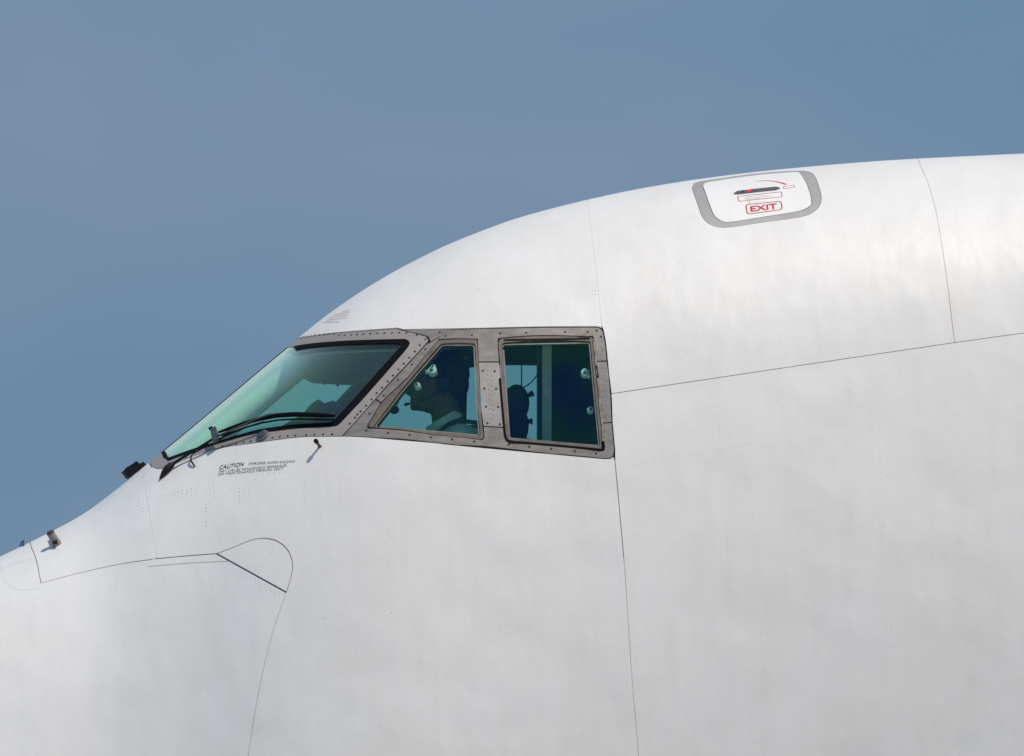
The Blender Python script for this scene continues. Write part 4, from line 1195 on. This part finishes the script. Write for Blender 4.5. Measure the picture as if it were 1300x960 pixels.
# shirt
bm = bmesh.new()
tube_bm(bm, [tor + Vector((0.0, 0, 0.012)), tor + Vector((0.005, 0, -0.055)), tor + Vector((-0.005, 0, -0.20)), tor + Vector((-0.02, 0, -0.40)), tor + Vector((-0.03, 0, -0.57))],
        [0.088, 0.145, 0.162, 0.147, 0.160], 20)
for s in (-1, 1):
    sh = tor + Vector((0.01, s * 0.16, -0.075)); el = tor + Vector((-0.10, s * 0.26, -0.34))
    tube_bm(bm, [tor + Vector((0.0, s * 0.05, -0.03)), sh, sh + (el - sh) * 0.5, sh + (el - sh) * 0.8], [0.07, 0.078, 0.066, 0.064], 12)
me = bpy.data.meshes.new("shirt"); bmesh.ops.recalc_face_normals(bm, faces=bm.faces); bm.to_mesh(me); bm.free()
tmp = bpy.data.objects.new("tmp_shirt", me); COL.objects.link(tmp)
md = tmp.modifiers.new("r", 'REMESH'); md.mode = 'VOXEL'; md.voxel_size = 0.009
md2 = tmp.modifiers.new("s", 'SMOOTH'); md2.factor = 0.5; md2.iterations = 3
bpy.context.view_layer.update()
me2 = bpy.data.meshes.new_from_object(tmp.evaluated_get(bpy.context.evaluated_depsgraph_get()))
bpy.data.objects.remove(tmp)
me2.name = "shirt"; me2.materials.clear(); me2.materials.append(SHIRT); me2.shade_smooth()
shirt = link(bpy.data.objects.new("shirt", me2), pil)
# collar: tilted band round the neck
bm = bmesh.new(); rg = []
nb, nf = hp(25, 37), hp(-13, 60)
cc = (nb + nf) / 2; ax1 = (nb - nf) / 2; upv = Vector((0, 1, 0)).cross(ax1).normalized()
if upv.z < 0: upv = -upv
for k in range(28):
    th = 2 * math.pi * k / 28
    d = ax1 * math.cos(th) + Vector((0, 0.074 * math.sin(th), 0))
    rg.append([bm.verts.new(cc + d * s + upv * h) for s, h in ((1.0, 0.012), (1.06, 0.010), (1.16, -0.022), (1.08, -0.026), (0.98, -0.02))])
for k in range(28):
    a, b = rg[k], rg[(k + 1) % 28]
    for j in range(5): bm.faces.new((a[j], a[(j + 1) % 5], b[(j + 1) % 5], b[j]))
bm_obj("collar", bm, SHIRT, shirt)
# shoulder strap across to the seat
bm = bmesh.new()
tube_bm(bm, [wpt(548, 553, HY - 0.12), wpt(560, 545.5, HY - 0.13), wpt(570, 538.5, HY - 0.12), wpt(580, 534.5, HY - 0.10), wpt(595, 535.5, HY - 0.08), wpt(612, 537.5, HY - 0.06)], [0.006, 0.0085, 0.009, 0.009, 0.009, 0.009], 8)
bm_obj("harness_strap", bm, STRAP, pil)
# headset
bm = bmesh.new()
tube_bm(bm, [hp(4 + 3 * math.sin(t), -8 - 28 * math.sin(t), -0.088 * math.cos(t)) for t in np.linspace(0.0, math.pi, 17)], 0.007, 8)
HS_ = bm_obj("headset", bm, STRAP, pil)
for s in (-1, 1):
    bm = bmesh.new(); c = hp(7, 3, s * 0.084); tube_bm(bm, [c - Vector((0, s * 0.012, 0)), c, c + Vector((0, s * 0.016, 0))], [0.032, 0.034, 0.026], 16)
    bm_obj("ear_cup", bm, STRAP, HS_)
bm = bmesh.new(); tube_bm(bm, [hp(5, 8, -0.09), hp(-15, 22, -0.085), hp(-34, 27.5, -0.055), hp(-41, 27, -0.03)], [0.003, 0.0026, 0.0026, 0.003], 8)
tube_bm(bm, [hp(-38, 27.5, -0.04), hp(-42, 28.5, -0.03), hp(-43.5, 29, -0.025)], [0.005, 0.007, 0.004], 8)
bm_obj("microphone", bm, STRAP, HS_)
